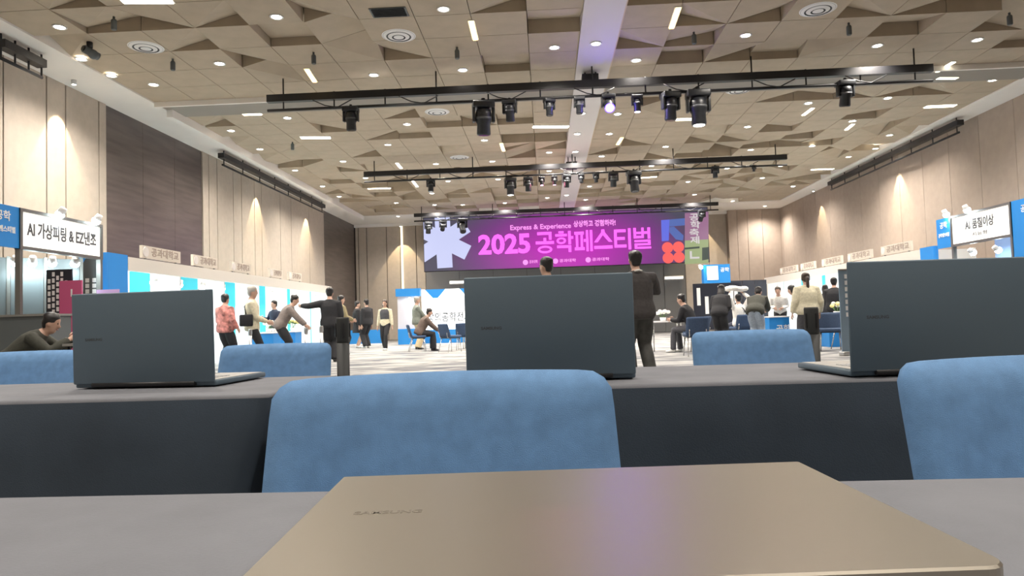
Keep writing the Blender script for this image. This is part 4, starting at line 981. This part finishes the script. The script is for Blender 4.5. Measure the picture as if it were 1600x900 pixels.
def person(px, py, h, face, label, top, legs, Y=None, hair='short', haircol=HAIRK, lean=0.0, hipz=None, handL=None, handR=None, feet=None, kneepole=(0, 1, .05),
           head_tilt=0.0, head_turn=0.0, shoe=None, sleeve=True, skirt=None, vest=None, vox=.017, bag=None, wide=1.0, hipback=0.0, loose=1.0, standing=True, pole=(.5, -1, -.3)):
    """px,py: crown of the head in the photo. face: heading, 0 = away from the camera (+Y). Local frame: facing +Y, x right."""
    k = h/1.70
    hip = Vector((0, -hipback, (hipz if hipz is not None else .90*k)))
    S = Matrix.Rotation(-lean, 3, 'X')
    def tor(x, y, z): return hip + S @ Vector((x*k, y*k, (z-.90)*k))
    neck0, neck1 = tor(0, -.015, 1.42), tor(0, .01, 1.50)
    Hm = S @ Matrix.Rotation(head_turn, 3, 'Z') @ Matrix.Rotation(lean*.55-head_tilt, 3, 'X')
    hc = neck1 + Hm @ Vector((0, .015*k, .095*k))
    def hd(x, y, z): return hc + Hm @ Vector((x*k, y*k, z*k))
    crown = hd(0, -.01, .115)
    Yp = Y
    if Yp is None: base = at(px, py, 2, crown.z)
    else: base = aty(px, py, Yp)
    Rz = Matrix.Rotation(face, 3, 'Z'); off = Rz @ Vector((crown.x, crown.y, 0))
    t = thing('person', label, 'person', (base.x-off.x, base.y-off.y, 0), face)
    shL, shR = tor(-.178*wide, -.01, 1.352), tor(.178*wide, -.01, 1.352)
    handL = Vector(handL)*k if handL else Vector((-.23*k, .02, .80*k)) if standing else tor(-.2, .35, 1.0)
    handR = Vector(handR)*k if handR else Vector((.23*k, .02, .80*k)) if standing else tor(.2, .35, 1.0)
    if handL is not None: elL, wrL = ik(shL, handL, .285*k, .26*k, (-pole[0], pole[1], pole[2]))
    elR, wrR = ik(shR, handR, .285*k, .26*k, pole)
    feet = feet or ((-.09, 0), (.09, .02))
    hpL, hpR = hip+Vector((-.09*k, 0, -.02)), hip+Vector((.09*k, 0, -.02))
    anL, anR = Vector((feet[0][0], feet[0][1], .085*k)), Vector((feet[1][0], feet[1][1], .085*k))
    knL, anL = ik(hpL, anL, .43*k, .43*k, kneepole); knR, anR = ik(hpR, anR, .43*k, .43*k, kneepole)
    XA = Vector((1, 0, 0))
    # ---- body: one continuous skin
    mb = MB()
    def torso(mb, g, z_lo=.82, z_hi=1.46):
        prof = [(.80, .13, .10), (.86, .160, .115), (.95, .158, .112), (1.05, .138, .10), (1.16, .146, .106), (1.28, .163, .115), (1.36, .155*wide, .105), (1.41, .115*wide, .085), (1.45, .07, .065)]
        pr = [p for p in prof if z_lo <= p[0] <= z_hi]
        def gz(z): return 1+(g-1)*(1 if z < 1.2 else .75 if z < 1.3 else .40 if z < 1.38 else .25)
        mb.tube([tor(0, 0, z) for z, _, _ in pr], [(a*k*gz(z), b*k*gz(z)) for z, a, b in pr], 20, ref=XA)
    torso(mb, 1.0)
    mb.tube([neck0, neck1, hd(0, 0, -.04)], [.06*k, .054*k, .05*k], 12)
    prof = [(-.112, .030, .028, .055), (-.095, .048, .045, .035), (-.06, .062, .068, .016), (-.01, .072, .088, .0), (.04, .076, .096, -.008), (.08, .068, .085, -.010), (.105, .045, .055, -.010), (.117, .015, .02, -.010)]
    mb.tube([hd(0, dy, z) for z, a, b, dy in prof], [(a*k, b*k) for z, a, b, dy in prof], 16, ref=Hm @ XA)
    mb.tube([hd(0, .078, .02), hd(0, .098, -.025), hd(0, .085, -.04)], [.010*k, .017*k, .012*k], 8)
    for sx in (-1, 1): mb.ball(hd(sx*.078, -.008, -.012), (.012*k, .022*k, .032*k), 8, 6)
    fing = MB()
    for (sh, el, wr, sx) in ((shL, elL, wrL, -1), (shR, elR, wrR, 1)):
        mb.tube([sh+(tor(0, 0, 1.36)-sh)*.35, sh, sh+(el-sh)*.5, el, el+(wr-el)*.35, wr], [.05*k, .055*k, .047*k, .039*k, .042*k, .027*k], 12)
        d = (wr-el).normalized(); sd = Vector((-sx, 0, 0)); sd = (sd-d*sd.dot(d)); sd = sd.normalized() if sd.length > .1 else Vector((0, 1, 0)); nr = d.cross(sd)
        palm = wr+d*.09*k
        mb.tube([wr, wr+d*.04*k, palm], [(.027*k, .018*k), (.041*k, .017*k), (.038*k, .015*k)], 10, ref=nr if abs(nr.z) < .9 else nr)
        for q in range(4):
            o_ = (q-1.5)*.019*k; ln = (.065, .075, .070, .055)[q]*k; st = wr+d*.075*k+nr*o_
            fing.tube([st, st+d*ln*.55, st+d*ln*.95+sd*.012*k, st+d*ln*1.1+sd*.03*k], [.0095*k, .009*k, .008*k, .006*k], 6)
        st = wr+d*.03*k+nr*(.034*k); fing.tube([st, st+d*.035*k+nr*.02*k+sd*.01*k, st+d*.07*k+nr*.022*k+sd*.02*k], [.011*k, .010*k, .007*k], 6)
    for hp, kn, an in ((hpL, knL, anL), (hpR, knR, anR)):
        mb.tube([hp+Vector((0, 0, .06*k)), hp, hp+(kn-hp)*.5, kn, kn+(an-kn)*.35, an, an-Vector((0, 0, .03*k))], [.08*k, .085*k, .075*k, .055*k, .055*k, .038*k, .04*k], 12)
    obj('body', remesh(mb, vox, 3, fing), SKIN, t)
    # ---- eyes, brows, mouth
    ey = MB()
    for sx in (-1, 1): ey.ball(hd(sx*.032, .078, .012), (.013*k, .008*k, .007*k), 8, 5)
    obj('eyes', ey, EYE, t)
    obj('mouth', MB().ball(hd(0, .084, -.062), (.024*k, .008*k, .006*k), 8, 5), LIP, t)
    # ---- hair
    hb = MB()
    pr = [(.0, .079, .060, -.045), (.04, .084, .092, -.022), (.08, .077, .092, -.016), (.11, .055, .066, -.014), (.128, .02, .03, -.014)]
    hb.tube([hd(0, dy, z*1.06) for z, a, b, dy in pr], [(a*1.1*k, b*1.06*k) for z, a, b, dy in pr], 16, ref=Hm @ XA)
    hb.tube([hd(0, -.055, .04), hd(0, -.062, -.02), hd(0, -.05, -.075)], [(.075*k, .05*k), (.074*k, .045*k), (.055*k, .03*k)], 14, ref=Hm @ XA)
    if hair in ('long', 'pony'):
        for sx in (-1, 1): hb.tube([hd(sx*.062, -.02, .06), hd(sx*.076, -.025, -.02), hd(sx*.07, -.03, -.12 if hair == 'long' else -.05)], [.03*k, .028*k, .02*k], 8)
    if hair == 'long': hb.tube([hd(0, -.06, .0), hd(0, -.085, -.12), hd(0, -.095, -.26)], [(.08*k, .045*k), (.095*k, .04*k), (.085*k, .025*k)], 14, ref=Hm @ XA)
    if hair == 'pony': hb.tube([hd(0, -.08, .03), hd(0, -.12, .01), hd(0, -.125, -.12), hd(0, -.115, -.24), hd(0, -.11, -.30)], [.028*k, .032*k, .036*k, .028*k, .012*k], 10)
    if hair == 'fringe':
        hb.tube([hd(-.06, .05, .065), hd(0, .085, .07), hd(.06, .05, .065)], [.022*k, .026*k, .022*k], 8)
        for q in range(10): a = q*.63; hb.ball(hd(.052*math.cos(a), -.02+.062*math.sin(a), .066+.014*math.sin(3*a)), .045*k, 8, 6)
    obj('hair', remesh(hb, min(vox, .013), 2), haircol, t)
    # ---- top
    cb_ = MB(); torso(cb_, 1.16*loose, .80 if not skirt else .95, 1.46)
    sl = 1.0 if sleeve else .45
    for sh, el, wr in ((shL, elL, wrL), (shR, elR, wrR)):
        e_ = [sh+(tor(0, 0, 1.36)-sh)*.45, sh, sh+(el-sh)*.5, el]; rr_ = [.062*loose*k, .070*loose*k, .063*loose*k, .056*loose*k]
        if sleeve: e_ += [el+(wr-el)*.4, wr-(wr-el)*.05]; rr_ += [.054*loose*k, .042*k*loose]
        cb_.tube(e_, rr_, 12)
    obj('top', remesh(cb_, vox, 3), top, t)
    if vest:
        vb = MB(); torso(vb, 1.23, 1.05, 1.41); obj('vest', remesh(vb, vox, 2), vest, t)
    # ---- legs
    lb = MB()
    prof = [(.80, .150, .118), (.86, .178, .132), (.95, .172, .124), (1.03, .150, .112)]
    lb.tube([tor(0, 0, z) for z, _, _ in prof], [(a*k, b*k) for z, a, b in prof], 18, ref=XA)
    if skirt: lb.tube([tor(0, 0, .98), tor(0, 0, .86), tor(0, 0, .55)], [(.16*k, .12*k), (.19*k, .145*k), (.22*k*skirt, .18*k*skirt)], 18, ref=XA)
    else:
        wd_ = 1.0 if loose <= 1.15 else 1.25
        for hp, kn, an in ((hpL, knL, anL), (hpR, knR, anR)):
            lb.tube([hp+Vector((0, 0, .07*k)), hp, hp+(kn-hp)*.5, kn, kn+(an-kn)*.4, an-Vector((0, 0, .02*k))], [.095*k, .102*k, .092*k*wd_, .074*k*wd_, .072*k*wd_, .066*k*wd_], 12)
    obj('skirt' if skirt else 'trousers', remesh(lb, vox, 3), legs, t)
    for an in (anL, anR):
        sb = MB(); sb.tube([an+Vector((0, -.05*k, -.045*k)), an+Vector((0, .02*k, -.04*k)), an+Vector((0, .10*k, -.055*k)), an+Vector((0, .175*k, -.062*k))], [(.036*k, .038*k), (.043*k, .045*k), (.046*k, .03*k), (.034*k, .022*k)], 12, ref=XA)
        obj('shoe', sb, shoe or SHOEK, t)
    if bag:
        bb = MB(); bb.rbox(tor(.20, -.1, 1.02), (.10*k, .26*k, .24*k), .03); obj('shoulder_bag', bb, bag, t)
        obj('bag_strap', MB().tube([tor(.19, -.1, 1.1), tor(.08, -.135, 1.3), tor(-.06, -.06, 1.43), tor(-.02, .12, 1.32), tor(.17, .02, 1.1)], .012, 6), bag, t)
    return t, (lambda v: t.matrix_basis @ Vector(v))

def seat_under(o, face, label):
    d = Matrix.Rotation(face, 3, 'Z') @ Vector((0, -.27, 0)); darken(chair(o.location.x+d.x, o.location.y+d.y, face+PI, label.replace('blue chair', 'dark blue chair').replace('dark dark', 'dark'), 'dark blue chairs far off'))
def fab(n, c, var=.15, scale=30): return mat(n, c, .85, var=var, scale=scale)
CHAR = fab('cloth_charcoal', (.045, .040, .040)); BLK = fab('cloth_black', (.014, .014, .017)); DKN = fab('cloth_navy', (.022, .027, .05)); DKG = fab('cloth_dark_olive', (.045, .046, .036))
CRM = fab('cloth_cream', (.62, .57, .42)); TAN = fab('cloth_tan', (.52, .42, .26)); SAGE = fab('cloth_sage', (.20, .22, .19)); GRB = fab('cloth_greybrown', (.20, .165, .15)); BRN = fab('cloth_brown', (.12, .085, .07))
DEN = fab('cloth_pale_denim', (.28, .33, .40)); WHT = fab('cloth_white', (.72, .70, .66)); KHK = fab('cloth_khaki', (.24, .20, .11)); DGREY = fab('cloth_dark_grey', (.07, .07, .08))
FLO = mat('cloth_floral', (.42, .16, .14), .85, var=.75, scale=9); WASH = fab('trousers_washed_black', (.055, .055, .052), .5, 6)
# 1 the near man
m1, tf = person(992, 393, 1.74, .2, 'man in charcoal sweatshirt standing with his back turned right of central laptop', CHAR, WASH, hair='fringe', haircol=HAIRK, lean=.10, head_tilt=-.1, hipback=.0, handL=(-.02, .28, 1.14), handR=(.09, .30, 1.20), feet=((-.13, 0), (.14, -.02)), vox=.012, loose=1.25, wide=1.14, pole=(1, -.1, -.25))
obj('shirt_collar', MB().tube([(-.05, -.04, 1.475), (0, -.075, 1.485), (.05, -.04, 1.475)], [.012, .014, .012], 8), WHT, m1)
ph = thing('mobile_phone', 'black mobile phone held by the man in charcoal', 'phone', tf((.04, .39, 1.27)), .2)
obj('case', MB().rbox((0, 0, 0), (.075, .009, .15), .004, 2), M_blackp, ph); obj('screen', MB().bbox((-.034, -.0055, -.07), (.034, -.0045, .07)), M_scr, ph)
# 2 head above the central laptop
person(853, 403, 1.68, .9, 'person whose dark-haired head shows above the central laptop', DKN, BLK, hair='short', handL=(-.1, .3, 1.0), handR=(.1, .3, 1.0))
# 3 seated man at far left
sm, _ = person(84, 478, 1.70, -1.25, 'man in dark olive jacket seated bent over at far left', DKG, BLK, Y=8.4, hipz=.53, lean=.85, hipback=0, feet=((-.14, .42), (.14, .42)), kneepole=(0, .3, 1), handL=(-.08, .72, .80), handR=(.10, .72, .80), head_tilt=-.1, standing=False, vox=.013, loose=1.1)
chb = sm.location
seat_under(sm, -1.25, 'dark blue chair under the seated man at far left')
tb = thing('low_table', 'dark table the seated man at far left leans on', 'table', (chb.x+1.1, chb.y+.3, 0))
obj('tabletop', MB().bbox((-.35, -.35, .72), (.35, .35, .75)), M_grey, tb)
for sx in (-1, 1):
    for sy in (-1, 1): obj('leg', MB().cyl((sx*.3, sy*.3, 0), (sx*.3, sy*.3, .72), .016, 6), M_black, tb)
# 4.. left booths
person(352, 460, 1.64, -.3, 'man in a red floral shirt facing the left booths', FLO, BLK, hair='short', handL=(-.12, .25, 1.0), handR=(.25, .12, .9), loose=1.25)
person(394, 448, 1.70, -1.2, 'person in a cream knit top with black shoulder bag', CRM, BLK, hair='short', haircol=HAIRG, handL=(-.12, .28, 1.0), handR=(.08, .30, .98), bag=BLK, loose=1.15)
person(428, 470, 1.62, 2.6, 'person in dark navy behind the left blue counter', DKN, BLK, handL=(-.1, .25, 1.05), handR=(.28, .2, 1.2))
person(462, 471, 1.70, -1.3, 'person in a grey-brown top bending over a counter at left', GRB, BLK, Y=16.6, lean=.55, hipback=.12, handL=(-.15, .55, .82), handR=(.15, .5, .85), loose=1.2)
person(515, 450, 1.74, .15, 'man in black suit stretching an arm to the left', BLK, BLK, handL=(-.66, .12, 1.32), handR=(.2, .2, .9), loose=1.25, wide=1.12)
person(533, 462, 1.70, -.9, 'person in a khaki coat beside the man in black suit', KHK, BLK, handL=(-.1, .3, 1.0), handR=(.15, .3, 1.0), loose=1.3)
# far pair, walker and others
person(558, 471, 1.70, -1.1, 'left of the two people in black standing at far left', BLK, BLK, skirt=1.0, shoe=SHOEW, loose=1.3)
person(572, 468, 1.74, 1.0, 'right of the two people in black standing at far left', BLK, BLK, shoe=SHOEW, loose=1.25)
person(601, 469, 1.62, PI-.1, 'woman in cream sweater and dark vest walking toward the camera', CRM, BLK, hair='long', haircol=HAIRB, vest=DGREY, feet=((-.07, .22), (.07, -.12)), shoe=SHOEW, handL=(-.27, .08, .82), handR=(.27, .02, .80))
person(651, 464, 1.68, -1.2, 'person in sage top and wide tan trousers facing right', SAGE, TAN, haircol=HAIRG, handL=(-.1, .4, .88), handR=(.1, .35, .95), loose=1.2)
lp, _ = person(672, 499, 1.65, -1.3, 'person in brown coat seated leaning forward near the backdrop booth', BRN, BLK, Y=21.2, hipz=.57, lean=.5, feet=((-.1, .4), (.1, .42)), kneepole=(0, .3, 1), handL=(-.1, .6, .62), handR=(.1, .6, .62), standing=False, loose=1.25)
seat_under(lp, -1.3, 'blue chair under the person in brown coat')
# right group
rp, _ = person(1064, 484, 1.70, 1.0, 'person in dark clothes seated by the small white table', BLK, DGREY, Y=16.4, hipz=.57, lean=.4, feet=((-.15, .45), (.12, .38)), kneepole=(0, .3, 1), handL=(-.1, .5, .75), handR=(.12, .5, .76), standing=False, shoe=SHOEW, loose=1.15)
seat_under(rp, 1.0, 'blue chair under the seated person at right')
person(1128, 462, 1.66, -.5, 'person in black facing the dark display board', BLK, BLK, Y=18.5, hair='long', lean=.5, handL=(-.12, .35, .95), handR=(.14, .32, .95), loose=1.25)
wp, tf2 = person(1153, 461, 1.68, .2, 'person in white top seated under a puffy white bundle', WHT, DKN, Y=20.0, hipz=.57, feet=((-.1, .42), (.1, .42)), kneepole=(0, .3, 1), standing=False, handL=(-.2, .1, 1.43), handR=(.2, .1, 1.43), loose=1.1, bag=BLK)
b_ = thing('white_bundle', 'puffy white bundle carried overhead at right', 'bundle', tf2((0, .1, 1.47)), .2)
seat_under(wp, .2, 'blue chair under the person holding the white bundle')
pb = MB()
for q in range(7): pb.ball((-.24+.08*q, .02*(q % 2), .07+.02*math.sin(q)), (.11, .15, .075), 10, 8)
obj('cloth', remesh(pb, .02, 3), WHT, b_)
person(1186, 462, 1.70, -.5, 'person in dark green jacket and pale jeans bending at right', DKG, DEN, Y=18.0, lean=.85, hipback=.2, handL=(-.12, .5, .9), handR=(.14, .48, .9), loose=1.25)
person(1216, 470, 1.62, 2.7, 'person in white behind the blue counter at right', WHT, BLK, Y=20.0, lean=.5, handL=(-.1, .3, 1.0), handR=(.12, .3, 1.0), haircol=HAIRB)
person(1236, 474, 1.62, .9, 'person with long dark hair left of the woman in white blouse', BLK, BLK, Y=18.5, lean=.6, hair='long', handL=(-.1, .3, 1.0), handR=(.12, .3, 1.0), loose=1.2)
person(1258, 427, 1.66, .05, 'woman in loose white blouse with a ponytail seen from behind', CRM, DGREY, hair='pony', haircol=HAIRB, handL=(-.30, .06, .84), handR=(.30, .06, .84), loose=1.45, wide=1.1)
person(1289, 449, 1.60, -.3, 'left of the two dark-clothed people at the right booths', BLK, BLK, Y=21.5, hair='long', handL=(-.1, .3, 1.0), handR=(.12, .3, 1.0), loose=1.2)
person(1303, 443, 1.72, -.5, 'right of the two dark-clothed people at the right booths', BLK, DKN, Y=19.5, handL=(-.1, .3, 1.0), handR=(.12, .3, 1.0), loose=1.3)
